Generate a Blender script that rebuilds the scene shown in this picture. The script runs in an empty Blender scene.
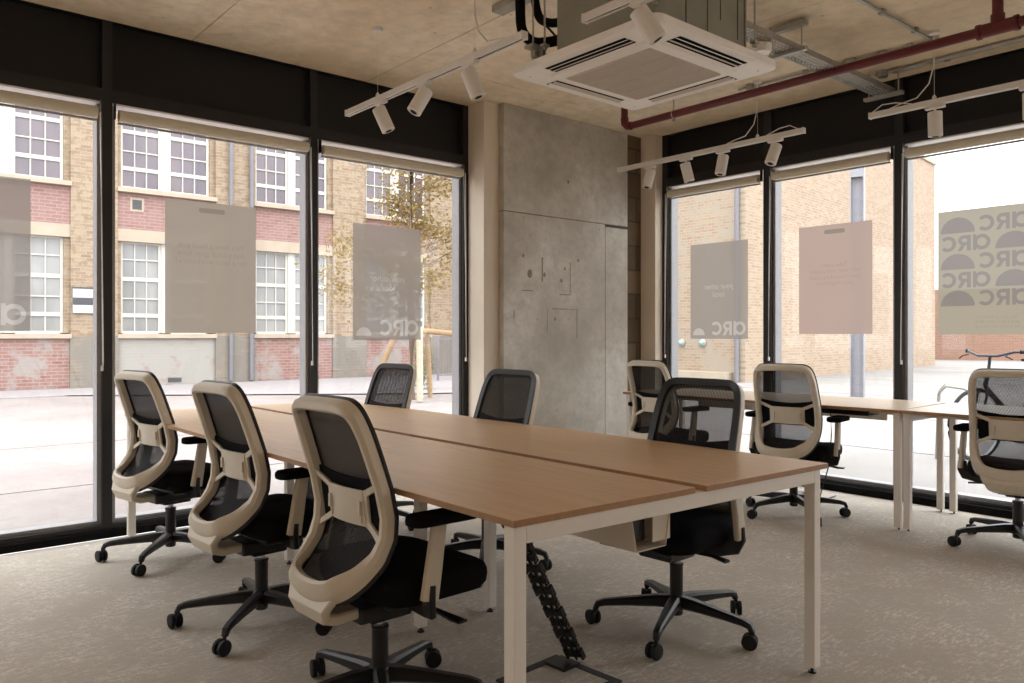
import bpy, bmesh, math, random
from mathutils import Vector, Matrix
random.seed(7)
C = bpy.context.scene.collection
PI = math.pi
R = math.radians

# ------------------------------------------------------------------ helpers
def lin(c):
    return tuple(((v / 255) / 12.92 if v / 255 <= .04045 else ((v / 255 + .055) / 1.055) ** 2.4) for v in c) + (1,)

class N:
    """tiny node tree writer"""
    def __init__(s, name):
        s.m = bpy.data.materials.new(name); s.m.use_nodes = True
        s.t = s.m.node_tree; s.t.nodes.clear()
        s.out = s.n('ShaderNodeOutputMaterial')
    def n(s, typ, **kw):
        nd = s.t.nodes.new(typ)
        for k, v in kw.items():
            if k.startswith('i_'):
                nd.inputs[k[2:].replace('_', ' ')].default_value = v
            else: setattr(nd, k, v)
        return nd
    def l(s, a, b): s.t.links.new(a, b)
    def coords(s, scale=(1, 1, 1), plane=None):
        tc = s.n('ShaderNodeTexCoord'); src = tc.outputs['Object']
        if plane:
            sep = s.n('ShaderNodeSeparateXYZ'); s.l(src, sep.inputs[0])
            cb = s.n('ShaderNodeCombineXYZ')
            s.l(sep.outputs[plane[0]], cb.inputs[0]); s.l(sep.outputs[plane[1]], cb.inputs[1]); src = cb.outputs[0]
        mp = s.n('ShaderNodeMapping'); mp.inputs['Scale'].default_value = scale; s.l(src, mp.inputs[0])
        return mp.outputs[0]
    def ramp(s, fac, stops):
        r = s.n('ShaderNodeValToRGB'); e = r.color_ramp.elements
        while len(e) < len(stops): e.new(.5)
        for i, (p, c) in enumerate(stops): e[i].position = p; e[i].color = c
        s.l(fac, r.inputs[0]); return r.outputs[0]
    def noise(s, vec, scale, detail=4, rough=.55):
        nz = s.n('ShaderNodeTexNoise'); nz.inputs['Scale'].default_value = scale
        nz.inputs['Detail'].default_value = detail; nz.inputs['Roughness'].default_value = rough
        s.l(vec, nz.inputs['Vector']); return nz.outputs[0]
    def mix(s, fac, a, b, mode='MIX'):
        m = s.n('ShaderNodeMix'); m.data_type = 'RGBA'; m.blend_type = mode
        for v, i in ((fac, 0), (a, 6), (b, 7)):
            if hasattr(v, 'links'): s.l(v, m.inputs[i])
            else: m.inputs[i].default_value = v
        return m.outputs[2]
    def bsdf(s, color, rough=.5, metal=0, spec=.5, bump=None, bs=.2, bd=.01):
        b = s.n('ShaderNodeBsdfPrincipled')
        if hasattr(color, 'links'): s.l(color, b.inputs['Base Color'])
        else: b.inputs['Base Color'].default_value = color
        if hasattr(rough, 'links'): s.l(rough, b.inputs['Roughness'])
        else: b.inputs['Roughness'].default_value = rough
        b.inputs['Metallic'].default_value = metal
        b.inputs['Specular IOR Level'].default_value = spec
        if bump is not None:
            bp = s.n('ShaderNodeBump'); bp.inputs['Strength'].default_value = bs; bp.inputs['Distance'].default_value = bd
            s.l(bump, bp.inputs['Height']); s.l(bp.outputs[0], b.inputs['Normal'])
        s.l(b.outputs[0], s.out.inputs[0]); return b

OUT = dict(pale_stone=.5, white_sash_paint=.6, blue_grey_pipe=.5, lilac_grey_steel=.62, stake_timber=.55, pale_stake_timber=.6, bark=.5, white_sign=.6, dark_bike_paint=.8, grey_setts=.6)
def plain(name, rgb, rough=.5, metal=0, spec=.5, var=.06, nscale=30):
    k = N(name); c = tuple(v * OUT.get(name, 1) for v in lin(rgb)[:3]) + (1,)
    nz = k.noise(k.coords(), nscale)
    a = tuple(v * (1 - var) for v in c[:3]) + (1,); b = tuple(min(1, v * (1 + var)) for v in c[:3]) + (1,)
    k.bsdf(k.ramp(nz, [(.3, a), (.7, b)]), rough, metal, spec); return k.m

OF = .40
def olin(c, f=None):
    return tuple(v * (f or OF) for v in lin(c)[:3]) + (1,)
def brick(name, c1, c2, mortar, plane, bw=.225, bh=.076, dirt=None, dirt_amt=.3, dscale=.8, band=None):
    k = N(name); v = k.coords((1, 1, 1), plane)
    b = k.n('ShaderNodeTexBrick'); b.inputs['Scale'].default_value = 1
    b.inputs['Brick Width'].default_value = bw; b.inputs['Row Height'].default_value = bh
    b.inputs['Mortar Size'].default_value = .010; b.inputs['Mortar Smooth'].default_value = .3
    b.inputs['Color1'].default_value = (lin if 'block' in name else olin)(c1); b.inputs['Color2'].default_value = (lin if 'block' in name else olin)(c2); b.inputs['Mortar'].default_value = (lin if 'block' in name else olin)(mortar)
    k.l(v, b.inputs['Vector']); col = b.outputs[0]
    nz = k.noise(k.coords((1, 1, 1), None), 6, 6, .75)
    col = k.mix(k.ramp(nz, [(.35, (0, 0, 0, 1)), (.75, (.45, .45, .45, 1))]), col, (lin if 'block' in name else olin)(mortar))
    if dirt:
        d = k.noise(k.coords(), dscale, 5, .65)
        col = k.mix(k.ramp(d, [(.62 - dirt_amt, (0, 0, 0, 1)), (.7 - dirt_amt, (1, 1, 1, 1))]), col, (lin if 'block' in name else olin)(dirt))
    k.bsdf(col, .9, 0, .2, b.outputs['Fac'], .4, .004); return k.m

def concrete(name, ca, cb, cc, scale=1.0, streak=None):
    k = N(name); v = k.coords(streak or (1, 1, 1))
    n1 = k.noise(v, 1.3 * scale, 7, .62); n2 = k.noise(k.coords(), 9 * scale, 6, .7)
    col = k.ramp(n1, [(.32, lin(cb)), (.52, lin(ca)), (.68, lin(cc))])
    col = k.mix(k.ramp(n2, [(.35, (.5, .5, .5, 1)), (.6, (0, 0, 0, 1))]), col, lin(tuple(x * .82 for x in ca)))
    vo = k.n('ShaderNodeTexVoronoi'); vo.inputs['Scale'].default_value = 5 * scale; k.l(k.coords(), vo.inputs['Vector'])
    col = k.mix(k.ramp(vo.outputs[0], [(.035, (.55, .55, .55, 1)), (.06, (0, 0, 0, 1))]), col, lin(tuple(x * .6 for x in ca)))
    k.bsdf(col, .75, 0, .3, n2, .15, .01); return k.m

M = {}
M['frame'] = plain('dark_window_metal', (44, 43, 44), .45, .3, .4)
M['jamb'] = plain('grey_window_metal', (150, 148, 150), .45, .1, .5)
M['panel'] = plain('black_panel', (24, 22, 21), .55, 0, .3)
M['white_metal'] = plain('white_powder_coat', (226, 219, 210), .42, 0, .4, .02)
M['white_fascia'] = plain('white_fascia', (225, 222, 222), .4, 0, .4, .02)
M['blind'] = plain('beige_blind_cloth', (206, 196, 176), .8, 0, .2, .03)
M['cream'] = plain('cream_paint', (222, 209, 192), .7, 0, .2, .03, 3)
M['chair_beige'] = plain('beige_plastic', (205, 193, 174), .42, 0, .4, .02)
M['black_plastic'] = plain('black_plastic', (25, 24, 25), .38, 0, .45)
M['black_fabric'] = plain('black_fabric', (21, 20, 22), .95, 0, .1, .15, 300)
M['rubber'] = plain('black_rubber', (18, 18, 19), .6, 0, .3)
M['chrome'] = plain('chrome', (190, 190, 192), .2, 1)
M['galv'] = plain('galvanised_steel', (176, 174, 166), .42, .75, .5, .12, 14)
M['galv_dark'] = plain('weathered_sheet_steel', (150, 149, 138), .5, .5, .5, .1, 6)
M['red_pipe'] = plain('oxblood_paint', (96, 24, 28), .45, 0, .5, .05)
M['ac_white'] = plain('white_plastic', (244, 238, 230), .45, 0, .4, .02)
M['ac_grille'] = plain('grille_plastic', (204, 193, 179), .6, 0, .3, .03)
M['black'] = plain('matt_black', (10, 10, 10), .8, 0, .2)
M['insulation'] = plain('foam_insulation', (16, 15, 15), .85, 0, .15)
M['edge'] = plain('tabletop_edge', (160, 122, 86), .5, 0, .3, .1, 40)
M['track'] = plain('white_track', (226, 220, 212), .4, 0, .4, .02)
M['floorbox'] = plain('floor_box_metal', (60, 60, 62), .5, .4, .4)
M['sash'] = plain('white_sash_paint', (240, 236, 226), .6, 0, .3, .02)
M['stone'] = plain('pale_stone', (232, 214, 192), .9, 0, .2, .06, 4)
M['pipe_blue'] = plain('blue_grey_pipe', (164, 161, 168), .6, 0, .3)
M['post_steel'] = plain('lilac_grey_steel', (172, 170, 176), .5, .1, .4)
M['timber'] = plain('stake_timber', (205, 172, 134), .85, 0, .2, .12, 9)
M['timber_pale'] = plain('pale_stake_timber', (226, 214, 190), .85, 0, .2, .1, 9)
M['bark'] = plain('bark', (176, 150, 128), .9, 0, .1, .2, 20)
M['bike'] = plain('dark_bike_paint', (52, 50, 60), .4, .3, .5)
M['bike_pale'] = plain('silver_bike_paint', (150, 158, 172), .35, .6, .5)
M['sign_white'] = plain('white_sign', (228, 228, 230), .5)
M['sign_black'] = plain('black_sign', (70, 70, 74), .5)
M['chain'] = plain('bead_chain', (225, 222, 218), .3, .3)
M['residue'] = plain('adhesive_residue', (142, 130, 112), .9, 0, .2, .25, 40)
M['lamp_glass'] = plain('bulkhead_glass', (150, 176, 170), .2, .2)

M['brick_yellow_X'] = brick('stock_brick_front', (246, 214, 172), (206, 166, 130), (232, 218, 202), (0, 2), dirt=(206, 184, 156), dirt_amt=.10, dscale=7)
M['brick_red_X'] = brick('red_brick_front', (222, 172, 162), (206, 152, 142), (234, 206, 198), (0, 2), dirt=None)
M['brick_low_X'] = brick('weathered_red_brick', (218, 164, 152), (200, 142, 130), (234, 208, 198), (0, 2), dirt=(226, 212, 204), dirt_amt=.12, dscale=1.1)
M['brick_paint_X'] = brick('whitewashed_brick', (224, 174, 164), (208, 150, 140), (236, 212, 204), (0, 2), dirt=(234, 228, 218), dirt_amt=.28, dscale=.9)
M['brick_grey_X'] = brick('stained_stock_brick', (206, 190, 168), (186, 166, 146), (208, 198, 186), (0, 2), dirt=(192, 182, 170), dirt_amt=.2, dscale=2)
M['brick_orange_X'] = brick('orange_brick_side', (246, 216, 180), (222, 182, 148), (242, 226, 208), (0, 2))
M['brick_orange_Y'] = brick('orange_brick_front', (244, 214, 178), (220, 182, 150), (242, 228, 210), (1, 2), dirt=(234, 218, 196), dirt_amt=.14, dscale=1.5)
M['brick_far'] = brick('far_red_brick', (224, 172, 146), (206, 150, 124), (228, 196, 176), (1, 2))
M['block'] = brick('brown_blockwork', (122, 104, 84), (98, 84, 68), (84, 74, 62), (0, 2), .44, .22)
M['concrete'] = concrete('fair_faced_concrete', (194, 187, 175), (170, 162, 149), (212, 207, 198), 1.2)
M['ceiling'] = concrete('plywood_cast_soffit', (234, 216, 188), (218, 196, 164), (242, 228, 206), .9, (1, .5, 1))
M['groove'] = plain('groove_shadow_gap', (96, 86, 72), .9)

# carpet
k = N('loop_carpet'); v = k.coords()
n1 = k.noise(k.coords((1, 3.2, 1)), 20, 5, .8); n2 = k.noise(k.coords((3.2, 1, 1)), 20, 5, .8); n3 = k.noise(v, 3.5, 6, .75); n4 = k.noise(v, 240, 2)
f1 = k.ramp(n1, [(.5, (0, 0, 0, 1)), (.62, (1, 1, 1, 1))]); f2 = k.ramp(n2, [(.5, (0, 0, 0, 1)), (.62, (1, 1, 1, 1))])
fm = k.mix(.5, f1, f2, 'SCREEN'); fm = k.mix(1.0, fm, k.ramp(n3, [(.42, (.12, .12, .12, 1)), (.6, (1, 1, 1, 1))]), 'MULTIPLY')
col = k.mix(fm, lin((184, 175, 163)), lin((230, 223, 213)))
col = k.mix(k.ramp(n4, [(.35, (.35, .35, .35, 1)), (.65, (0, 0, 0, 1))]), col, lin((140, 130, 119)))
k.bsdf(col, 1, 0, .1, n4, .5, .004); M['carpet'] = k.m
# wood
k = N('oak_laminate'); g = k.noise(k.coords((30, 1.0, 1)), 3, 6, .6); g2 = k.noise(k.coords((4, .5, 1)), 1.5, 3)
col = k.ramp(g, [(.3, lin((196, 160, 122))), (.55, lin((212, 178, 139))), (.75, lin((222, 192, 154)))])
col = k.mix(k.ramp(g2, [(.3, (0, 0, 0, 1)), (.7, (.3, .3, .3, 1))]), col, lin((200, 166, 128)))
k.bsdf(col, .34, 0, .5); M['wood'] = k.m
# pale tabletop by the window
k = N('pale_oak_laminate'); g = k.noise(k.coords((12, 1.0, 1)), 3, 6, .6)
k.bsdf(k.ramp(g, [(.3, lin((200, 176, 148))), (.7, lin((216, 196, 170)))]), .3, 0, .5); M['wood_pale'] = k.m
# window glass: thin, clear, faint reflection
k = N('clear_glass'); tr = k.n('ShaderNodeBsdfTransparent'); tr.inputs[0].default_value = (.96, .975, .98, 1)
gl = k.n('ShaderNodeBsdfGlossy'); gl.inputs['Roughness'].default_value = .02
mx = k.n('ShaderNodeMixShader'); mx.inputs[0].default_value = .025
k.l(tr.outputs[0], mx.inputs[1]); k.l(gl.outputs[0], mx.inputs[2]); k.l(mx.outputs[0], k.out.inputs[0]); M['glass'] = k.m
def seethrough(name, rgb, alpha, translucent=0.0, pattern=False, rough=.6):
    k = N(name); tr = k.n('ShaderNodeBsdfTransparent')
    b = k.n('ShaderNodeBsdfPrincipled'); b.inputs['Base Color'].default_value = lin(rgb); b.inputs['Roughness'].default_value = rough
    b.inputs['Specular IOR Level'].default_value = .3
    sh = b.outputs[0]
    if translucent:
        tl = k.n('ShaderNodeBsdfTranslucent'); tl.inputs[0].default_value = lin(rgb)
        m2 = k.n('ShaderNodeMixShader'); m2.inputs[0].default_value = translucent; k.l(sh, m2.inputs[1]); k.l(tl.outputs[0], m2.inputs[2]); sh = m2.outputs[0]
    mx = k.n('ShaderNodeMixShader'); mx.inputs[0].default_value = alpha
    if pattern:
        w = k.n('ShaderNodeTexWave'); w.inputs['Scale'].default_value = 42; w.bands_direction = 'DIAGONAL'; w.inputs['Distortion'].default_value = .6
        k.l(k.coords(), w.inputs[0])
        k.l(k.ramp(w.outputs[1], [(.2, (alpha - .025,) * 3 + (1,)), (.8, (alpha + .025,) * 3 + (1,))]), mx.inputs[0])
    k.l(tr.outputs[0], mx.inputs[1]); k.l(sh, mx.inputs[2]); k.l(mx.outputs[0], k.out.inputs[0]); return k.m
M['mesh'] = seethrough('woven_mesh', (34, 32, 34), .81, 0, True, .9)
_t = M['mesh'].node_tree; _m = [n for n in _t.nodes if n.type == 'MIX_SHADER'][-1]; _src = _m.inputs[0].links[0].from_socket
_lw = _t.nodes.new('ShaderNodeLayerWeight'); _lw.inputs[0].default_value = .35; _a = _t.nodes.new('ShaderNodeMath'); _a.operation = 'MULTIPLY_ADD'
_t.links.new(_lw.outputs['Facing'], _a.inputs[0]); _a.inputs[1].default_value = .30; _t.links.new(_src, _a.inputs[2]); _a.use_clamp = True; _t.links.new(_a.outputs[0], _m.inputs[0])
M['film_grey'] = seethrough('grey_window_film', (127, 120, 114), .84, .6)
M['film_taupe'] = seethrough('taupe_window_film', (140, 131, 120), .95, .6)
M['film_pink'] = seethrough('pink_window_film', (153, 134, 125), .95, .6)
M['film_olive'] = seethrough('olive_window_film', (143, 136, 121), .98, .6)
M['film_white'] = seethrough('pale_film_print', (156, 151, 147), .8, .6)
M['film_mauve'] = seethrough('mauve_film_print', (120, 113, 109), .98, .6)
M['film_text'] = seethrough('faint_film_print', (131, 119, 109), .95, .6)
M['film_slot'] = seethrough('slot_film_print', (119, 111, 102), .95, .6)
M['film_text_light'] = seethrough('light_film_print', (151, 146, 142), .82, .6)
M['film_text_pink'] = seethrough('faint_pink_print', (143, 123, 113), .95, .6)
M['film_text_olive'] = seethrough('faint_olive_print', (133, 125, 111), .98, .6)
# school panes
def panes(name, a, b):
    k = N(name); nz = k.noise(k.coords((1, 1, .4)), 1.2, 3); k.bsdf(k.ramp(nz, [(.35, olin(a, .5)), (.65, olin(b, .5))]), .12, 0, .8); return k.m
M['pane_up'] = panes('upper_school_pane', (120, 106, 120), (150, 134, 142))
M['pane_low'] = panes('lower_school_pane', (158, 158, 156), (205, 204, 200))
# ground
GL = lambda c: olin(c, .42)
k = N('worn_paving'); n1 = k.noise(k.coords((1, 1, 1)), .5, 8, .7); n2 = k.noise(k.coords(), 14, 5, .7)
col = k.ramp(n1, [(.35, GL((196, 182, 178))), (.65, GL((222, 211, 206)))])
col = k.mix(k.ramp(n2, [(.3, (.4, .4, .4, 1)), (.6, (0, 0, 0, 1))]), col, GL((178, 162, 156)))
k.bsdf(col, .9, 0, .2, n2, .3, .01); M['ground'] = k.m
k = N('pale_concrete_yard'); n1 = k.noise(k.coords(), .4, 7, .7); n2 = k.noise(k.coords(), 10, 4)
col = k.ramp(n1, [(.35, GL((188, 182, 177))), (.65, GL((206, 201, 196)))])
col = k.mix(k.ramp(n2, [(.3, (.25, .25, .25, 1)), (.6, (0, 0, 0, 1))]), col, GL((198, 192, 186)))
k.bsdf(col, .85, 0, .3); M['yard'] = k.m
M['road'] = plain('grey_setts', (184, 176, 176), .9, 0, .2, .1, 6)
# leaves
k = N('autumn_leaf'); oi = k.noise(k.coords(), 3.0, 3)
lc = k.ramp(oi, [(.35, olin((204, 168, 96))), (.55, olin((226, 196, 130))), (.7, olin((196, 190, 120)))])
d = k.n('ShaderNodeBsdfDiffuse'); t = k.n('ShaderNodeBsdfTranslucent'); k.l(lc, d.inputs[0]); k.l(lc, t.inputs[0])
mx = k.n('ShaderNodeMixShader'); mx.inputs[0].default_value = .5; k.l(d.outputs[0], mx.inputs[1]); k.l(t.outputs[0], mx.inputs[2]); k.l(mx.outputs[0], k.out.inputs[0]); M['leaf'] = k.m
M['shrub'] = plain('shrub_leaf', (92, 104, 72), .8, 0, .1, .3, 12)

class MB:
    def __init__(s): s.v = []; s.f = []
    def add(s, vs, fs, mtx=None):
        o = len(s.v)
        s.v += [tuple(mtx @ Vector(p)) if mtx else tuple(p) for p in vs]
        s.f += [tuple(i + o for i in f) for f in fs]; return s
    def box(s, x0, x1, y0, y1, z0, z1, mtx=None):
        return s.add([(x0, y0, z0), (x1, y0, z0), (x1, y1, z0), (x0, y1, z0), (x0, y0, z1), (x1, y0, z1), (x1, y1, z1), (x0, y1, z1)],
                     [(0, 3, 2, 1), (4, 5, 6, 7), (0, 1, 5, 4), (1, 2, 6, 5), (2, 3, 7, 6), (3, 0, 4, 7)], mtx)
    def sweep(s, pts, secs, up=(0, 0, 1), closed=False, caps=True):
        """pts path; secs: list of cross sections (u,v) per point; u along side, v along up'"""
        pts = [Vector(p) for p in pts]; n = len(pts); m = len(secs[0]); o = len(s.v); up = Vector(up)
        for i, p in enumerate(pts):
            if closed: t = pts[(i + 1) % n] - pts[i - 1]
            else: t = pts[min(i + 1, n - 1)] - pts[max(i - 1, 0)]
            t.normalize(); side = t.cross(up)
            if side.length < 1e-4: side = t.cross(Vector((1, 0, 0.01)))
            side.normalize(); u2 = side.cross(t).normalized()
            for (a, b) in secs[i % len(secs)]: s.v.append(tuple(p + side * a + u2 * b))
        for i in range(n if closed else n - 1):
            j = (i + 1) % n
            for q in range(m):
                r = (q + 1) % m
                s.f.append((o + i * m + q, o + i * m + r, o + j * m + r, o + j * m + q))
        if not closed and caps:
            s.f.append(tuple(o + q for q in range(m))[::-1]); s.f.append(tuple(o + (n - 1) * m + q for q in range(m)))
        return s
    def tube(s, pts, r, seg=10, closed=False):
        rs = r if isinstance(r, (list, tuple)) else [r] * len(pts)
        secs = [[(rr * math.cos(2 * PI * q / seg), rr * math.sin(2 * PI * q / seg)) for q in range(seg)] for rr in rs]
        return s.sweep(pts, secs, closed=closed)
    def cyl(s, p0, p1, r, seg=16, r2=None): return s.tube([p0, p1], [r, r if r2 is None else r2], seg)
    def bar(s, pts, w, h, up=(0, 0, 1)):
        ws = w if isinstance(w, (list, tuple)) else [w] * len(pts); hs = h if isinstance(h, (list, tuple)) else [h] * len(pts)
        secs = []
        for a, b in zip(ws, hs):
            c = min(a, b) * .22
            secs.append([(-a / 2, -b / 2 + c), (-a / 2 + c, -b / 2), (a / 2 - c, -b / 2), (a / 2, -b / 2 + c), (a / 2, b / 2 - c), (a / 2 - c, b / 2), (-a / 2 + c, b / 2), (-a / 2, b / 2 - c)])
        return s.sweep(pts, secs, up)
    def lathe(s, prof, mtx=None, seg=20):
        vs = [(r * math.cos(2 * PI * q / seg), r * math.sin(2 * PI * q / seg), z) for r, z in prof for q in range(seg)]
        fs = [(i * seg + q, i * seg + (q + 1) % seg, (i + 1) * seg + (q + 1) % seg, (i + 1) * seg + q) for i in range(len(prof) - 1) for q in range(seg)]
        fs.append(tuple(range(seg))[::-1]); fs.append(tuple((len(prof) - 1) * seg + q for q in range(seg)))
        return s.add(vs, fs, mtx)
    def build(s, name, mat, parent=None, smooth=False, bevel=0, sub=0):
        me = bpy.data.meshes.new(name); me.from_pydata(s.v, [], s.f); me.update()
        bm = bmesh.new(); bm.from_mesh(me); bmesh.ops.recalc_face_normals(bm, faces=bm.faces); bm.to_mesh(me); bm.free()
        me.materials.append(mat)
        if smooth:
            for p in me.polygons: p.use_smooth = True
        o = bpy.data.objects.new(name, me); C.objects.link(o)
        if parent: o.parent = parent
        if bevel:
            b = o.modifiers.new('bevel', 'BEVEL'); b.width = bevel; b.segments = 2; b.limit_method = 'ANGLE'
        if sub:
            b = o.modifiers.new('sub', 'SUBSURF'); b.levels = sub; b.render_levels = sub
        if smooth == 'auto' or (smooth and not sub):
            o.modifiers.new('wn', 'WEIGHTED_NORMAL').keep_sharp = True
            try: me.set_sharp_from_angle(angle=R(38))
            except Exception: pass
        return o

def tag(o, label=None, cat=None, group=None, kind=None):
    if label: o['label'] = label
    if cat: o['category'] = cat
    if group: o['group'] = group
    if kind: o['kind'] = kind
    return o
def empty(name, loc=(0, 0, 0), rz=0):
    o = bpy.data.objects.new(name, None); C.objects.link(o); o.location = loc; o.rotation_euler = (0, 0, rz)
    o.empty_display_size = .1; return o
def struct(mb, name, mat, label, cat='structure', **kw):
    o = mb.build(name, mat, **kw); return tag(o, label, cat, None, 'structure')
def copy_tree(o, parent=None):
    c = o.copy(); C.objects.link(c); c.parent = parent
    for ch in [q for q in o.children]: copy_tree(ch, c)
    return c

# ------------------------------------------------------------------ room shell
YL, XR, ZC, ZT = 4.95, 5.66, 2.98, 2.51      # left wall plane, right wall plane, ceiling, transom underside
YG, XG = YL + .10, XR + .10
XB, YB = -4.2, -4.2
struct(MB().box(XB, XR - .03, YB, YL - .03, -.08, 0), 'floor', M['carpet'], 'grey beige streaky loop carpet floor', 'floor')
# ceiling: cast panels with shadow gaps
cb = MB()
xs = [XB, -2.02, -.80, .41, 1.62, 2.83, 4.04, XR + .25]
for i in range(len(xs) - 1):
    ys = [YB, -1.3, 1.15, 4.36, YL + .25] if i >= 5 else [YB, -2.1, .4, 2.7 if i % 2 else 3.1, YL + .25]
    if i in (3, 4): ys = [YB, -.9, YL + .25]
    for j in range(len(ys) - 1):
        cb.box(xs[i] + .003, xs[i + 1] - .003, ys[j] + .003, ys[j + 1] - .003, ZC, ZC + .1)
ce = struct(cb, 'ceiling', M['ceiling'], 'bare cast concrete ceiling with thin panel joints', 'ceiling')
MB().box(XB, XR + .25, YB, YL + .25, ZC + .008, ZC + .16).build('joint_backing', M['groove'], ce)
# rear walls of the room
struct(MB().box(XB - .15, XB, YB, YL + .25, 0, ZC), 'wall_back', M['cream'], 'plain cream wall at the far end behind the viewer', 'wall')
struct(MB().box(XB, XR + .1, YB - .15, YB, 0, ZC), 'wall_front', M['cream'], 'plain cream wall opposite the shopfront glazing', 'wall')

# left glazed wall: mullions at these X
mull = [(-2.80, -2.75), (-1.46, -1.41), (-.17, -.12), (1.117, 1.17), (2.404, 2.457), (3.70, 3.75)]
wl = struct(MB().box(XB, 3.90, YL, YL + .14, ZC - .005, ZC + .02), 'wall_left', M['panel'], 'black framed glazed wall facing the school', 'wall')
fr = MB()
for a, b in mull: fr.box(a, b, YL - .0, YL + .13, .0, ZC)
for i in range(len(mull) - 1):
    a, b = mull[i][1], mull[i + 1][0]
    fr.box(a, b, YL, YL + .13, ZT, ZT + .075)
    fr.box(a, b, YL - .0, YL + .13, 0, .075)
fr.build('mullion_frame', M['frame'], wl)
sp = MB()
for i in range(len(mull) - 1): sp.box(mull[i][1], mull[i + 1][0], YL + .045, YL + .06, ZT + .075, ZC)
sp.build('spandrel_panel', M['panel'], wl)
MB().box(XB, 3.7, YL - .022, YL, 0, .045).build('skirting', M['black'], wl)
# right glazed wall
mr = [(4.49, 4.55), (3.449, 3.516), (2.419, 2.476), (1.385, 1.442), (.35, .407), (-.685, -.628), (-2.4, -2.34)]
wr = struct(MB().box(XR, XR + .14, YB, 4.60, ZC - .005, ZC + .02), 'wall_right', M['panel'], 'black framed glazed wall facing the pale brick yard', 'wall')
fr = MB()
for a, b in mr: fr.box(XR, XR + .13, a, b, 0, ZC)
for i in range(len(mr) - 1):
    a, b = mr[i + 1][1], mr[i][0]
    fr.box(XR, XR + .13, a, b, ZT, ZT + .075); fr.box(XR, XR + .13, a, b, 0, .075)
fr.build('mullion_frame', M['frame'], wr)
sp = MB()
for i in range(len(mr) - 1): sp.box(XR + .045, XR + .06, mr[i + 1][1], mr[i][0], ZT + .075, ZC)
sp.build('spandrel_panel', M['panel'], wr)
MB().box(XR - .03, XR, YB, 4.5, 0, .05).build('skirting', M['black'], wr)
MB().box(XR, XR + .13, YB, mr[-1][0], 0, ZC).build('solid_infill', M['cream'], wr)
MB().box(XB, mull[0][0], YL, YL + .13, 0, ZC).build('solid_infill', M['cream'], wl)

# windows: jamb liner + pane
def window(n, axis, a, b, label):
    e = empty('window_%d' % n); tag(e, label, 'window', None, 'structure')
    L = MB()
    w = .022
    if axis == 'x':
        for (p, q, r, s_) in ((a, a + w, .075, ZT), (b - w, b, .075, ZT), (a + w, b - w, .075, .075 + w), (a + w, b - w, ZT - .008, ZT)):
            L.box(p, q, YL + .03, YL + .12, r, s_)
        MB().box(a + .001, b - .001, YL + .001, YL + .10, ZT - .010, ZT - .0005).build('head_liner', M['white_fascia'], e)
        L.build('window_frame', M['jamb'], e)
        MB().box(a + w, b - w, YG - .004, YG + .004, .09, ZT - .008).build('pane', M['glass'], e)
    else:
        for (p, q, r, s_) in ((a, a + w, .075, ZT), (b - w, b, .075, ZT), (a + w, b - w, .075, .075 + w), (a + w, b - w, ZT - .008, ZT)):
            L.box(XR + .03, XR + .12, p, q, r, s_)
        MB().box(XR + .001, XR + .10, a + .001, b - .001, ZT - .010, ZT - .0005).build('head_liner', M['white_fascia'], e)
        L.build('window_frame', M['jamb'], e)
        MB().box(XG - .004, XG + .004, a + w, b - w, .09, ZT - .008).build('pane', M['glass'], e)
    return e
wlab = ['full height window pane beyond the frame at the far left', 'full height window pane left of the photographed bays', 'tall window nearest the viewer in the left glazed wall', 'middle tall window of the left glazed wall, taupe film hanging in it', 'tall window beside the corner pillar, tree outside']
wlist = []
for i in range(5): wlist.append(window(i + 1, 'x', mull[i][1], mull[i + 1][0], wlab[i]))
rlab = ['tall window beside the right hand corner, grey film in it', 'tall window with the pink film in it', 'tall window with the patterned logo film in it', 'tall window past the patterned film window', 'tall window further along the right wall', 'last tall window of the right wall']
for i in range(6): window(i + 6, 'y', mr[i + 1][1], mr[i][0], rlab[i])

# roller blinds
def blind(axis, a, b, label, chain_at):
    e = empty('roller_blind', ((a + b) / 2, YL - .02, 2.433) if axis == 'x' else (XR - .02, (a + b) / 2, 2.433))
    tag(e, label, 'blind', 'rolled up roller blinds')
    h = (b - a) / 2
    if axis == 'x': P = lambda u, d, z: (u, d, z)
    else: P = lambda u, d, z: (d, u, z)
    def bx(u0, u1, d0, d1, z0, z1):
        return MB().box(u0, u1, d0, d1, z0, z1) if axis == 'x' else MB().box(d0, d1, u0, u1, z0, z1)
    MB().tube([P(-h + .03, 0, .004), P(h - .03, 0, .004)], .033, 20).build('blind_roll', M['blind'], e, smooth=True)
    bx(-h + .03, h - .03, .012, .028, -.042, -.030).build('bottom_bar', M['jamb'], e)
    for u in (-h + .008, h - .013):
        br = MB()
        if axis == 'x': br.box(u, u + .005, -.012, .022, -.02, .077)
        else: br.box(-.012, .022, u, u + .005, -.02, .077)
        br.build('bracket', M['black_plastic'], e)
    u = h - .02 if chain_at > 0 else -h + .02
    ch = MB().tube([P(u, -.035, 0), P(u + .004, -.037, -.7), P(u + .008, -.035, -1.42), P(u + .012, -.03, -1.46), P(u + .016, -.025, -1.42), P(u + .01, -.02, -.7), P(u, -.015, 0)], .0022, 6)
    ch.build('bead_chain', M['chain'], e)
    MB().box(*( (u + .002, u + .014, -.036, -.026) if axis == 'x' else (-.036, -.026, u + .002, u + .014)), -1.47, -1.44).build('chain_weight', M['chain'], e)
blind('x', mull[2][1], mull[3][0], 'beige roller blind rolled up over the window nearest the viewer', 1)
blind('x', mull[3][1], mull[4][0], 'beige roller blind rolled up over the middle window, taupe film below', 1)
blind('x', mull[4][1], mull[5][0], 'beige roller blind rolled up in front of the tree, next to cream pillar', 1)
blind('y', mr[1][1], mr[0][0], 'short beige roller blind rolled up under the four spotlight track', 1)
blind('y', mr[2][1], mr[1][0], 'beige roller blind rolled up above the pink film', 1)
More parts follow.
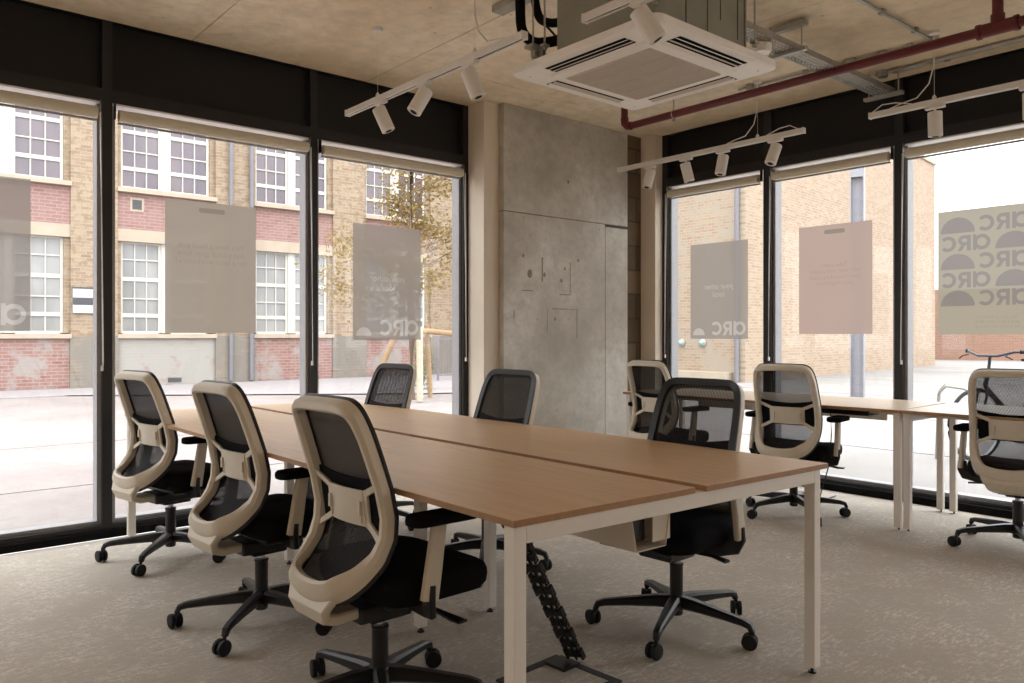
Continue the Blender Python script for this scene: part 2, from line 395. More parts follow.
blind('y', mr[3][1], mr[2][0], 'beige roller blind rolled up above the patterned logo film', 1)

# concrete wall, blockwork strip and pillars in the corner
wc = MB()
YC0 = 4.69
wc.box(3.90, 5.05, YC0, 5.1, 0, 2.135); wc.box(5.055, 5.345, YC0, 5.1, 0, 2.115)
wc.box(3.90, 5.345, YC0, 5.1, 2.141, ZC - .001)
cw = struct(wc, 'wall_corner', M['concrete'], 'bare grey concrete wall between the two glazed walls', 'wall', bevel=.002)
MB().box(3.91, 5.33, YC0 + .012, 5.1, 0, ZC - .003).build('joint_backing', M['groove'], cw)
rs = MB()
for x0, z0, x1, z1 in ((4.08, 1.52, 4.2, 1.528), (4.42, 1.38, 4.60, 1.388), (4.36, 1.2, 4.364, 1.38), (4.62, 1.5, 4.626, 1.78), (4.3, 1.6, 4.312, 1.8), (4.7, 1.14, 4.706, 1.38), (4.6, 1.38, 4.72, 1.384), (4.5, 1.5, 4.62, 1.508), (4.0, 1.3, 4.008, 1.36)):
    rs.box(x0, x1, YC0 - .0015, YC0, z0, z1)
for x, z, r in ((4.17, 1.66, .025), (4.52, 1.62, .012), (4.56, 1.72, .01), (4.33, 1.66, .014), (4.72, 1.8, .01), (4.45, 1.3, .01), (4.6, 2.45, .012), (4.1, 1.8, .01)):
    rs.lathe([(r, 0), (r, .0015)], Matrix.Translation((x, YC0, z)) @ Matrix.Rotation(PI / 2, 4, 'X') @ Matrix.Diagonal((1, 1.4, 1, 1)), 10)
rs.build('adhesive_residue', M['residue'], cw)
struct(MB().box(5.345, 5.70, 4.72, 5.1, 0, ZC), 'wall_recess', M['block'], 'narrow strip of brown blockwork beside the concrete wall', 'wall')
struct(MB().box(3.75, 3.90, 4.75, 5.1, 0, ZC), 'pillar_left', M['cream'], 'cream boxed pillar left of the concrete wall', 'pillar', bevel=.003)
struct(MB().box(5.56, 5.80, 4.55, 4.72, 0, ZC), 'pillar_right', M['cream'], 'cream boxed pillar right of the blockwork strip', 'pillar', bevel=.003)

# ------------------------------------------------------------------ window films
def ring(mb, cx, cy, ro, ri, a0, a1, n=28):
    vs = []; fs = []
    for i in range(n + 1):
        a = a0 + (a1 - a0) * i / n
        vs += [(cx + ro * math.cos(a), cy + ro * math.sin(a), 0), (cx + ri * math.cos(a), cy + ri * math.sin(a), 0)]
    for i in range(n): fs.append((2 * i, 2 * i + 2, 2 * i + 3, 2 * i + 1))
    mb.add(vs, fs)
def quad(mb, pts): mb.add([(x, y, 0) for x, y in pts], [tuple(range(len(pts)))])
def dome(mb, x0, w, y, n=28):
    r = w / 2
    vs = [(x0 + r + r * math.cos(PI * i / n), y + r * .98 * math.sin(PI * i / n), 0) for i in range(n + 1)]
    mb.add(vs, [tuple(range(n + 1))])
def arc_word(mb, x, y, h):
    """reads a r c, readable orientation, total width 2.75h"""
    r = h / 2; t = h * .215
    ring(mb, x + r * .95, y + r, r * .98, r * .98 - t, 0, 2 * PI, 40)          # a: bowl + stem
    quad(mb, [(x + h * .80, y), (x + h * 1.0, y), (x + h * 1.0, y + h), (x + h * .80, y + h)])
    X = x + h * 1.13                                                     # R
    quad(mb, [(X, y), (X + t, y), (X + t, y + h), (X, y + h)])
    quad(mb, [(X + t, y + h - t), (X + h * .42, y + h - t), (X + h * .42, y + h), (X + t, y + h)])
    quad(mb, [(X + t, y + h * .38 - t * .1), (X + h * .42, y + h * .38 - t * .1), (X + h * .42, y + h * .38 + t * .8), (X + t, y + h * .38 + t * .8)])
    rr = h * .32; ring(mb, X + h * .42, y + h - rr, rr, rr - t, -PI / 2, PI / 2, 20)
    quad(mb, [(X + h * .30, y + h * .4), (X + h * .30 + t * 1.15, y + h * .4), (X + h * .78, y), (X + h * .78 - t * 1.15, y)])
    X = x + h * 2.0                                                      # c
    ring(mb, X + r * .98, y + r, r, r - t, R(42), R(318), 30)
def pill(mb, cx, cy, w, h):
    n = 10; pts = []
    for i in range(n + 1): a = -PI / 2 + PI * i / n; pts.append((cx + w / 2 - h / 2 + h / 2 * math.cos(a), cy + h / 2 * math.sin(a)))
    for i in range(n + 1): a = PI / 2 + PI * i / n; pts.append((cx - w / 2 + h / 2 + h / 2 * math.cos(a), cy + h / 2 * math.sin(a)))
    quad(mb, pts)
from mathutils.bvhtree import BVHTree
def text(s, size, x, y, spacing=1.0):
    cu = bpy.data.curves.new('t', 'FONT'); cu.body = s; cu.size = size; cu.align_x = 'CENTER'; cu.align_y = 'CENTER'; cu.space_line = spacing
    t_ = bpy.data.objects.new('t', cu); C.objects.link(t_); bpy.context.view_layer.update()
    me = bpy.data.meshes.new_from_object(t_.evaluated_get(bpy.context.evaluated_depsgraph_get())); bpy.data.objects.remove(t_)
    mb = MB(); mb.add([(v.co.x + x, v.co.y + y, 0) for v in me.vertices], [tuple(p.vertices) for p in me.polygons]); bpy.data.meshes.remove(me); return mb
def film(axis, c, z0, z1, w, mat, label, prints, cell=.0026):
    """flat film; local x,y lie in the film read from OUTSIDE. The printed shapes are real areas of the sheet of their own colour."""
    e = empty('window_film'); tag(e, label, 'poster', 'window films')
    if axis == 'x': m = Matrix(((-1, 0, 0, c), (0, 0, 1, YG - .012), (0, 1, 0, z0), (0, 0, 0, 1)))
    else: m = Matrix(((0, 0, 1, XG - .012), (1, 0, 0, c), (0, 1, 0, z0), (0, 0, 0, 1)))
    e.matrix_world = m
    h = z1 - z0; nx = int(w / cell); ny = int(h / cell); dx = w / nx; dy = h / ny
    trees = []
    for nm, mb, mt in prints:
        xs_ = [v[0] for v in mb.v]; ys_ = [v[1] for v in mb.v]
        trees.append((BVHTree.FromPolygons(mb.v, mb.f), min(xs_), max(xs_), min(ys_), max(ys_)))
    outs = [MB() for _ in range(len(prints) + 1)]
    for j in range(ny):
        y = (j + .5) * dy; run = 0; cur = None
        for i in range(nx + 1):
            k_ = -1
            if i < nx:
                x = -w / 2 + (i + .5) * dx; k_ = 0
                for q, (t, xa, xb, ya, yb) in enumerate(trees):
                    if xa <= x <= xb and ya <= y <= yb and t.ray_cast(Vector((x, y, 1)), Vector((0, 0, -1)))[0] is not None: k_ = q + 1; break
            if k_ != cur:
                if cur is not None:
                    xa, xb = -w / 2 + run * dx, -w / 2 + i * dx
                    outs[cur].add([(xa, j * dy, 0), (xb, j * dy, 0), (xb, (j + 1) * dy, 0), (xa, (j + 1) * dy, 0)], [(0, 1, 2, 3)])
                cur = k_; run = i
    for mb, nm, mt in zip(outs, ['film_sheet'] + [p[0] for p in prints], [mat] + [p[2] for p in prints]):
        if mb.f: mb.build(nm, mt, e)
    return e
def local_prints(w):
    a = MB(); arc_word(a, -w * .46, .032, .118); d_ = MB(); dome(d_, w * .24, .125, .032)
    return [('logo', a, M['film_white']), ('dome_mark', d_, M['film_white']), ('lettering', text('your other\nlocal', .068, 0, .42), M['film_text_light'])]
film('x', .776 - .292, 1.189, 2.03, .585, M['film_grey'], 'grey window film cut by the left edge of the photo, pale logo at its foot', local_prints(.585))
p_ = MB(); pill(p_, 0, .775, .165, .032)
film('x', 1.772, 1.180, 2.008, .572, M['film_taupe'], 'taupe window film with three faint lines of text over the school',
     [('lettering', text('You have a local pub\nand a local gym, time\nfor a local workspace?', .050, 0, .50, 1.0), M['film_text']), ('slot_mark', p_, M['film_slot'])], .0022)
film('x', 3.067, 1.132, 1.975, .582, M['film_grey'], 'grey window film reading your other local in front of the tree', local_prints(.582))
film('y', 4.01, 1.135, 1.971, .586, M['film_grey'], 'grey window film reading your other local over the pale brick wall', local_prints(.586))
p_ = MB(); pill(p_, 0, .785, .165, .032)
film('y', 2.965, 1.176, 2.015, .583, M['film_pink'], 'dusty pink window film with faint centred text',
     [('lettering', text('Take a seat\nwith your local people,\nsome coworking space,\nyour neighbours', .044, 0, .46, 1.05), M['film_text_pink']), ('slot_mark', p_, M['film_slot'])], .0022)
hh = .11; A_ = MB(); D_ = MB()
for r_ in range(5):
    y = .688 - r_ * .124
    if r_ % 2 == 0: arc_word(A_, -.262, y, hh * .95); dome(D_, .062, .215, y)
    else: dome(D_, -.275, .215, y); arc_word(A_, -.03, y, hh * .95)
A_.add(D_.v, D_.f)
film('y', 1.925, 1.172, 2.014, .588, M['film_olive'], 'olive window film covered in repeated arc logos and domes',
     [('logo_pattern', A_, M['film_mauve']), ('lettering', text('You have a local pub\nand a local gym, time\nfor a local workspace?', .03, -.07, .085, 1.05), M['film_text_olive'])], .0022)

# ------------------------------------------------------------------ bench desks
def bench():
    e = empty('bench_desk', (0, 0, 0)); tag(e, 'long oak topped bench desk on white steel legs in the room centre', 'desk')
    ys = [1.424, 2.655, 3.80, 4.86]
    T0, T1 = .705, .722; LW = .039
    for side, (x0, x1, dy) in enumerate(((1.215, 1.886, 0.0), (1.934, 2.594, -.004))):
        for i in range(3):
            y0 = ys[i] + (dy if i == 0 else 0)
            k0 = -.0425 if i == 0 else 0
            def slab(xa, xb, ya, yb, za, zb):
                q = MB().box(xa, xb, ya, yb, za, zb); q.v = [(vx, vy + (k0 * (vx - 1.215) if vy < ya + .001 else 0), vz) for vx, vy, vz in q.v]; return q
            t = slab(x0, x1, y0 + .0008, ys[i + 1] - .0008, T0, T1).build('tabletop', M['wood'], e, bevel=.0012)
            slab(x0 - .001, x1 + .001, y0 - .0004, ys[i + 1], T0 - .001, T1 - .0014).build('edge_band', M['edge'], t)
    Z = T0 - .001
    XL, XRr, Y0_, Y1_ = 1.219, 2.524, 1.418, 4.80
    for y, k0 in ((1.427, -.055), (Y1_, 0)):
        q = MB().box(XL + LW, XRr, y, y + LW, Z - .045, Z); q.v = [(vx, vy + (k0 if vx > 2 else 0), vz) for vx, vy, vz in q.v]
        q.build('end_beam', M['white_metal'], e, bevel=.002)
    def leg(x, y, top):
        l = MB().box(x, x + LW, y, y + LW, .022, top).build('leg', M['white_metal'], e, bevel=.002)
        MB().lathe([(.014, 0), (.014, .006), (.006, .007), (.006, .022)], Matrix.Translation((x + LW / 2, y + LW / 2, 0)), 12).build('foot', M['black_plastic'], l)
    for x in (XL, XRr):
        for y in (1.427 if x < 2 else 1.372, Y1_): leg(x, y, Z)
    for y in (2.56, 3.76):
        MB().box(1.68, 2.10, y, y + LW, Z - .045, Z).build('middle_beam', M['white_metal'], e, bevel=.002)
        for x in (1.70, 2.05): leg(x, y, Z - .045)
    for x in (1.32, 1.81, 1.965, 2.42):
        MB().box(x, x + .03, Y0_ + LW, Y1_, Z - .032, Z).build('long_rail', M['white_metal'], e)
    MB().box(XRr + LW, XRr + LW + .002, 1.380, 1.396, .668, .692).build('fixing_plate', M['galv_dark'], e)
bench()
tb = empty('cable_trough', (1.83, 1.60, .49), R(-1)); tag(tb, 'beige steel cable trough with dark open end hung under the middle of the bench', 'cable trough')
q = MB(); q.v = [(.035, 0, 0), (.175, 0, 0), (.175, .9, 0), (.035, .9, 0), (0, 0, .165), (.21, 0, .165), (.21, .9, .165), (0, .9, .165),
                 (.037, 0, .003), (.173, 0, .003), (.173, .9, .003), (.037, .9, .003), (.003, 0, .165), (.207, 0, .165), (.207, .9, .165), (.003, .9, .165)]
q.f = [(0, 1, 2, 3), (0, 3, 7, 4), (1, 5, 6, 2), (8, 11, 10, 9), (8, 12, 15, 11), (9, 10, 14, 13), (0, 8, 9, 1), (0, 4, 12, 8), (1, 9, 13, 5), (3, 2, 10, 11), (3, 11, 15, 7), (2, 6, 14, 10)]
q.build('trough', M['cream'], tb)
MB().box(.115, .20, .004, .006, .02, .16).build('end_plate', M['cream'], tb)
q = MB(); q.box(.04, .11, .03, .30, .02, .10); q.box(.05, .16, .32, .7, .02, .08); q.build('power_strip', M['black_plastic'], tb, bevel=.006)
for x in (.04, .16): MB().box(x, x + .02, .3, .32, .165, .2135).build('hanger', M['white_metal'], tb)
def side_desk(px, py, ang, length, depth, label):
    """origin at the room-side far end; local -y runs along the desk, +x towards the glass"""
    e = empty('desk', (px, py, -.008), ang); tag(e, label, 'desk', 'desks along the right glazing')
    t = MB().box(0, depth, -length, 0, .712, .730).build('tabletop', M['wood_pale'], e, bevel=.0012)
    MB().box(-.001, depth + .001, -length - .0006, .0006, .711, .7286).build('edge_band', M['edge'], t)
    for y in (-.003, -length + .042):
        MB().box(.073, depth - .048, y - .038, y, .661, .711).build('end_beam', M['white_metal'], e, bevel=.002)
        for x in (.035, depth - .048):
            l = MB().box(x, x + .038, y - .038, y, .022, .711).build('leg', M['white_metal'], e, bevel=.002)
            MB().lathe([(.014, 0), (.014, .006), (.006, .007), (.006, .022)], Matrix.Translation((x + .022, y - .022, 0)), 12).build('foot', M['black_plastic'], l)
    for x in (.2, depth - .2):
        MB().box(x, x + .03, -length + .055, -.055, .679, .711).build('long_rail', M['white_metal'], e)
    MB().box(depth - .20, depth - .19, -length + .3, -.3, .60, .709).build('modesty_panel', M['white_metal'], e)
    return e
side_desk(4.665, 4.14, R(2.5), 2.085, .79, 'pale topped desk running along the glazing from the concrete corner')
side_desk(4.760, 2.050, R(.6), 1.62, .79, 'pale topped desk under the patterned film, cut by the photo edge')
# cable tray and cable under the desk
ct = empty('cable_tray', (4.98, 2.58, .655), R(2.5)); tag(ct, 'black metal cable tray hung under the glazing desk beside chair', 'cable tray')
q = MB(); q.box(-.08, .08, -.27, .27, 0, .004); q.box(-.08, -.076, -.27, .27, 0, .03); q.box(.076, .08, -.27, .27, 0, .03)
for y in (-.2, .2): q.box(-.004, .004, y - .01, y + .01, .004, .045)
q.build('tray', M['black_plastic'], ct)
q = MB().tube([(5.03, 2.62, .655), (5.03, 2.615, .5), (5.03, 2.63, .3), (4.96, 2.66, .08), (5.02, 2.70, .006), (5.2, 2.78, .006), (5.45, 2.8, .006)], .004, 8)
tag(q.build('cable', M['black_plastic'], smooth=True), 'thin black cable hanging from the tray under the glazing desk', 'cable')
# cable riser + floor box under the bench
p0, p1 = Vector((1.975, 1.97, .02)), Vector((1.56, 1.915, .675))
ri = empty('cable_riser', (1.975, 1.97, 0)); tag(ri, 'black perforated cable riser slanting from floor box up under bench', 'cable riser')
q = MB(); n = 15
for i in range(n):
    a = p0.lerp(p1, (i + .08) / n) - Vector((1.975, 1.97, 0)); b = p0.lerp(p1, (i + .92) / n) - Vector((1.975, 1.97, 0))
    wv = .022 if i % 2 else .027
    for s_ in (-1, 1):
        o = Vector((.02, -.026, 0)).normalized() * wv * s_
        q.bar([a + o, b + o], .011, .02)
    q.bar([a.lerp(b, .5) - Vector((.02, -.026, 0)).normalized() * .028, a.lerp(b, .5) + Vector((.02, -.026, 0)).normalized() * .028], .02, .026)
q.build('spine', M['black_plastic'], ri)
q = MB()
for k_ in (-.009, 0, .009): q.tube([p0 + Vector((k_, k_, 0)) - Vector((1.975, 1.97, 0)), p1 + Vector((k_, k_, 0)) - Vector((1.975, 1.97, 0))], .004, 6)
q.build('cable', M['rubber'], ri)
fb = empty('floor_box', (1.825, 1.905, 0), R(4)); tag(fb, 'carpet topped floor outlet box at the foot of the cable riser', 'floor box')
q = MB(); q.box(-.15, .15, -.15, -.12, .0, .006); q.box(-.15, .15, .12, .15, 0, .006); q.box(-.15, -.12, -.12, .12, 0, .006); q.box(.12, .15, -.12, .12, 0, .006)
q.build('rim', M['floorbox'], fb); MB().box(-.119, .119, -.119, .119, 0, .004).build('lid', M['carpet'], fb)
MB().box(.06, .145, .03, .12, .004, .014).build('cable_outlet', M['black_plastic'], fb)

# ------------------------------------------------------------------ office chair
PROF = [(.36, -.245), (.39, -.236), (.42, -.222), (.47, -.168), (.52, -.125), (.58, -.100), (.64, -.096), (.72, -.112), (.80, -.138), (.88, -.165), (.94, -.188), (.985, -.205)]
def prof(z):
    if z <= PROF[0][0]: return PROF[0][1]
    for (a, xa), (b, xb) in zip(PROF, PROF[1:]):
        if z <= b:
            t = (z - a) / (b - a); return xa + (xb - xa) * t
    return PROF[-1][1]
HALF = [(0, .978), (.08, .978), (.145, .972), (.180, .945), (.196, .89), (.203, .81), (.207, .72), (.209, .64), (.207, .565), (.196, .50), (.168, .445), (.12, .408), (.06, .392), (0, .388)]
def catmull(pts, sub=5):
    n = len(pts); out = []
    for i in range(n):
        p0, p1, p2, p3 = pts[i - 1], pts[i], pts[(i + 1) % n], pts[(i + 2) % n]
        for k_ in range(sub):
            t = k_ / sub
            out.append(tuple(.5 * ((2 * b) + (-a + c) * t + (2 * a - 5 * b + 4 * c - d) * t * t + (-a + 3 * b - 3 * c + d) * t ** 3) for a, b, c, d in zip(p0, p1, p2, p3)))
    return out
LOOP = catmull(HALF + [(-y, z) for y, z in HALF[-2:0:-1]], 5)
def loop_strip(wfun, d0, d1, push=0.0, rnd=.3):
    """closed strip following the loop: outer edge on the outline, wfun(z) wide, from depth d0 (rear) to d1 (front)"""
    n = len(LOOP); mb = MB(); sec = 8
    for i, (y, z) in enumerate(LOOP):
        ty, tz = LOOP[(i + 1) % n][0] - LOOP[i - 1][0], LOOP[(i + 1) % n][1] - LOOP[i - 1][1]
        l = math.hypot(ty, tz); ny, nz = tz / l, -ty / l          # normal in plane
        if ny * y + nz * (z - .68) > 0: ny, nz = -ny, -nz          # inward
        w = wfun(z); x0 = prof(z); c = min(w, d1 - d0) * rnd
        dx = (prof(z + .01) - prof(z - .01)) / .02; s_ = 1 / math.sqrt(1 + dx * dx)
        for (a, d) in ((push + c, d0), (push + w - c, d0), (push + w, d0 + c), (push + w, d1 - c * .3), (push + w - c * .3, d1), (push + c * .3, d1), (push, d1 - c * .3), (push, d0 + c)):
            mb.v.append((x0 + d * s_, y + ny * a, z + nz * a - d * dx * s_))
    for i in range(n):
        j = (i + 1) % n
        for q in range(sec): mb.f.append((i * sec + q, i * sec + (q + 1) % sec, j * sec + (q + 1) % sec, j * sec + q))
    return mb
def hw(z):
    best = 0
    for i in range(len(LOOP)):
        (y0, z0), (y1, z1) = LOOP[i - 1], LOOP[i]
        if (z0 - z) * (z1 - z) <= 0 and abs(z1 - z0) > 1e-9:
            best = max(best, abs(y0 + (y1 - y0) * (z - z0) / (z1 - z0)))
    return best
def rounded_rect(hx, hy, r, n=6, front=0):
    pts = []
    for (cx, cy, a0) in ((hx - r, hy - r, 0), (-hx + r, hy - r, PI / 2), (-hx + r, -hy + r, PI), (hx - r, -hy + r, 1.5 * PI)):
        for i in range(n + 1):
            a = a0 + PI / 2 * i / n; pts.append((cx + r * math.cos(a), cy + r * math.sin(a)))
    return pts
def make_chair(base_deg=27):
    root = empty('office_chair')
    fw = lambda z: .034 if z > .58 else .034 + (.58 - z) / .19 * .030
    loop_strip(fw, -.024, .014).build('back_frame', M['chair_beige'], root, smooth=True)
    loop_strip(lambda z: .030 if z > .5 else .024, .014, .026, -.002).build('mesh_rim', M['black_plastic'], root, smooth=True)
    # mesh
    mb = MB(); rows = 34; cols = 13; zs = [.412 + (.958 - .412) * i / (rows - 1) for i in range(rows)]
    for z in zs:
        h_ = max(hw(z) - .018, .02)
        for c in range(cols):
            u = -1 + 2 * c / (cols - 1); mb.v.append((prof(z) + .018 + .004 * math.cos(u * PI / 2) * 0, u * h_, z))
    for r_ in range(rows - 1):
        for c in range(cols - 1): mb.f.append((r_ * cols + c, r_ * cols + c + 1, (r_ + 1) * cols + c + 1, (r_ + 1) * cols + c))
    mb.build('mesh_back', M['mesh'], root, smooth=True)
    # lumbar carrier
    lb = MB(); z0, z1 = .600, .708
    def plate(ya, yb, za0, za1, zb0, zb1, n=5, off0=-.022, off1=-.022):
        pts = []
        for i in range(n + 1):
            t = i / n; y = ya + (yb - ya) * t
            lo = za0 + (zb0 - za0) * t; hi = za1 + (zb1 - za1) * t
            bulge = -.012 * (1 - (y / .11) ** 2) if abs(y) < .11 else 0
            for z in (lo, hi):
                xx = prof(z) - .012 + bulge
                pts.append(((xx, y, z), (xx + .010, y, z)))
        o = len(lb.v)
        for a, b in pts: lb.v += [a, b]
        for i in range(n):
            a = o + i * 4; b = a + 4
            lb.f += [(a, a + 2, b + 2, b), (a + 1, b + 1, b + 3, a + 3), (a, b, b + 1, a + 1), (a + 2, a + 3, b + 3, b + 2)]
        a = o; b = o + n * 4
        lb.f += [(a, a + 1, a + 3, a + 2), (b, b + 2, b + 3, b + 1)]
    plate(-.098, .098, z0, z1, z0, z1, 10)
    for s_ in (-1, 1):
        plate(s_ * .098, s_ * .180, z1 - .022, z1, .722, .742)
        plate(s_ * .098, s_ * .180, z0, z0 + .022, .556, .578)
        plate(s_ * .098, s_ * .112, z0 + .02, z1 - .02, z0 + .012, z1 - .012, 2)
    lo = lb.build('lumbar_support', M['chair_beige'], root, bevel=.002)
    sl = MB()
    for s_ in (-1, 1):
        sl = MB().box(prof(.65) - .032, prof(.65) - .012, s_ * .085 - .006, s_ * .085 + .006, .635, .675)
        sl.box(prof(.65) - .0235, prof(.65) - .012, s_ * .0850 - .002, s_ * .085 + .002, z0 + .01, z1 - .01); sl.build('slider', M['chair_beige'], lo)
    pd = MB(); n = 12
    for i in range(n + 1):
        u = -1 + 2 * i / n; y = u * .168; dz = .018 * u * u
        for z in (.592, .735 + dz):
            for xx in (.003, .012): pd.v.append((prof(z) + xx, y, z))
    for i in range(n):
        a = i * 4; b = a + 4
        pd.f += [(a, a + 2, b + 2, b), (a + 1, b + 1, b + 3, a + 3), (a, b, b + 1, a + 1), (a + 2, a + 3, b + 3, b + 2)]
    pd.f += [(0, 1, 3, 2), (n * 4, n * 4 + 2, n * 4 + 3, n * 4 + 1)]
    pd.build('lumbar_pad', M['black_fabric'], root)
    # spine under the seat
    MB().bar([(-.213, 0, .440), (-.232, 0, .410), (-.243, 0, .380), (-.232, 0, .352), (-.19, 0, .336), (-.10, 0, .333)], [.27, .25, .215, .18, .15, .12], [.018, .026, .034, .036, .034, .032], up=(1, 0, .0)).build('spine_bracket', M['chair_beige'], root, smooth=True, bevel=.004)
    # seat
    st = MB(); rings = []
    cx = .085
    for (sc, z) in ((.80, .372), (.93, .378), (.985, .395), (1.0, .420), (.995, .442), (.965, .458), (.90, .467), (.70, .470), (.40, .466)):
        rr = rounded_rect(.202, .24, .09)
        ring_ = []
        for (x, y) in rr:
            drop = max(0, (x - .07) / .155) ** 2 * .022 * (1 if z > .43 else .3)
            lift = max(0, (-x - .1) / .145) ** 2 * .006
            ring_.append((cx + x * sc, y * sc, z - drop + lift))
        rings.append(ring_)
    m = len(rings[0])
    for r_ in rings: st.v += r_
    for i in range(len(rings) - 1):
        for q in range(m): st.f.append((i * m + q, i * m + (q + 1) % m, (i + 1) * m + (q + 1) % m, (i + 1) * m + q))
    st.f.append(tuple(range(m))[::-1]); st.f.append(tuple((len(rings) - 1) * m + q for q in range(m)))
    st.build('seat', M['black_fabric'], root, smooth=True)
    # seat pan + mechanism
    me = MB(); me.box(-.07, .28, -.17, .17, .352, .374); me.box(-.115, .15, -.075, .075, .300, .352); me.box(-.06, .09, -.05, .05, .282, .300)
    me.build('mechanism', M['black_plastic'], root, bevel=.01)
    lv = MB().bar([(.07, -.06, .325), (.085, -.18, .330), (.10, -.245, .318), (.105, -.285, .318)], [.016, .016, .03, .034], [.014, .013, .012, .008])
    lv.build('lever', M['black_plastic'], root, smooth=True)
    MB().bar([(.02, .06, .325), (.03, .18, .330), (.035, .25, .322)], [.016, .016, .032], [.014, .012, .010]).build('lever', M['black_plastic'], root, smooth=True)
    # arms
    for s_ in (-1, 1):
        MB().bar([(.03, s_ * .10, .362), (.02, s_ * .21, .362), (.0, s_ * .262, .372), (-.012, s_ * .272, .402), (-.008, s_ * .273, .45)], [.06, .06, .056, .050, .044], [.016, .018, .022, .022, .018], up=(0, 0, 1) if 0 else (1, 0, .1)).build('arm_bracket', M['black_plastic'], root, smooth=True)
        MB().bar([(-.012, s_ * .276, .405), (.004, s_ * .276, .50), (.026, s_ * .272, .622)], [.024, .026, .026], [.058, .054, .048], up=(1, 0, 0)).build('arm_post', M['chair_beige'], root, smooth=True, bevel=.002)
        pad = MB(); rr0 = rounded_rect(.125, .043, .04, 6)
        lv_ = [(.80, .622), (.96, .626), (1, .636), (.98, .647), (.86, .653)]
        for sc, z in lv_:
            for (x, y) in rr0: pad.v.append((.045 + x * (1 - (1 - sc) * .35), s_ * .268 + y * sc, z - max(0, x - .06) * .06))
        m = len(rr0)
        for i in range(len(lv_) - 1):
            for q in range(m): pad.f.append((i * m + q, i * m + (q + 1) % m, (i + 1) * m + (q + 1) % m, (i + 1) * m + q))
        pad.f.append(tuple(range(m))[::-1]); pad.f.append(tuple((len(lv_) - 1) * m + q for q in range(m)))
        pad.build('arm_pad', M['black_fabric'], root, smooth=True)
    # column
    gc = MB().lathe([(.022, .055), (.026, .06), (.026, .25), (.028, .252), (.028, .258), (.0235, .26)], None, 20).build('gas_column', M['black_plastic'], root, smooth=True)
    MB().lathe([(.014, .258), (.014, .29)], None, 16).build('piston', M['chrome'], gc, smooth=True)
    # star base
    sb = MB().lathe([(.032, .078), (.042, .085), (.042, .118), (.032, .134), (.028, .135)], None, 20)
    for k_ in range(5):
        a = R(base_deg + 72 * k_); c, s_ = math.cos(a), math.sin(a)
        P = lambda r, z: (r * c, r * s_, z)
        sb.bar([P(.02, .108), P(.08, .108), P(.20, .100), P(.285, .092), P(.312, .084), P(.322, .064)], [.05, .046, .036, .030, .028, .022], [.05, .045, .032, .026, .024, .02])
    base = sb.build('star_base', M['black_plastic'], root, smooth=True)
    for k_ in range(5):
        a = R(base_deg + 72 * k_); sw = R(random.Random(int(base_deg) * 7 + k_).uniform(0, 360))
        m = Matrix.Translation((.324 * math.cos(a), .324 * math.sin(a), 0)) @ Matrix.Rotation(sw, 4, 'Z') @ Matrix.Translation((.012, 0, 0))
        cs = MB()
        for s_ in (-1, 1):
            cs.lathe([(.018, 0), (.0275, .003), (.029, .006), (.029, .016), (.026, .019), (.008, .020)], m @ Matrix.Translation((0, s_ * .003, .029)) @ Matrix.Rotation(-s_ * PI / 2, 4, 'X'), 18)
        caster = cs.build('caster', M['rubber'], base, smooth=True)
        hd = MB(); hd.cyl(m @ Vector((-.012, 0, .03)), m @ Vector((-.012, 0, .07)), .007, 10); hd.box(-.02, .014, -.005, .005, .028, .052, m)
        hd.build('caster_stem', M['black_plastic'], base)
    return root
chairs = [
    (1.274, 2.140, 2, 27, 'office chair nearest the viewer, at the bench corner, its back turned to us'),
    (1.284, 3.085, 5, 152, 'middle office chair of the three along the window side of the bench'),
    (1.300, 4.31, 11, 157, 'office chair at the far end of the bench, next to the window'),
    (2.520, 1.955, 183, 133, 'office chair pushed in at the near right corner of the bench, mesh front visible'),
    (2.480, 3.120, 182.6, 11, 'office chair behind the bench in front of the left part of concrete wall'),
    (2.470, 4.24, 185.7, 0, 'office chair behind the bench in front of the tree window'),
    (4.632, 3.712, -3, 10, 'office chair at the corner end of the glazing desk, beside the blockwork'),
    (4.70, 2.70, 9, 163, 'office chair pulled up to the glazing desk below the pink film'),
    (4.890, 1.475, 4, 135, 'office chair cut by the right edge, bicycles seen through its mesh'),
]
random.seed(3)
for i, (x, y, f, b, lab) in enumerate(chairs):
    if i == 0: o = proto = make_chair(0)
    else: o = copy_tree(proto)
    o.location = (x, y, 0); o.rotation_euler = (0, 0, R(f))
    for ch in o.children:
        if ch.name.startswith('star_base'): ch.rotation_euler = (0, 0, R(b - f + (0 if i else 0)))
    tag(o, lab, 'chair', 'black mesh and beige office chairs')

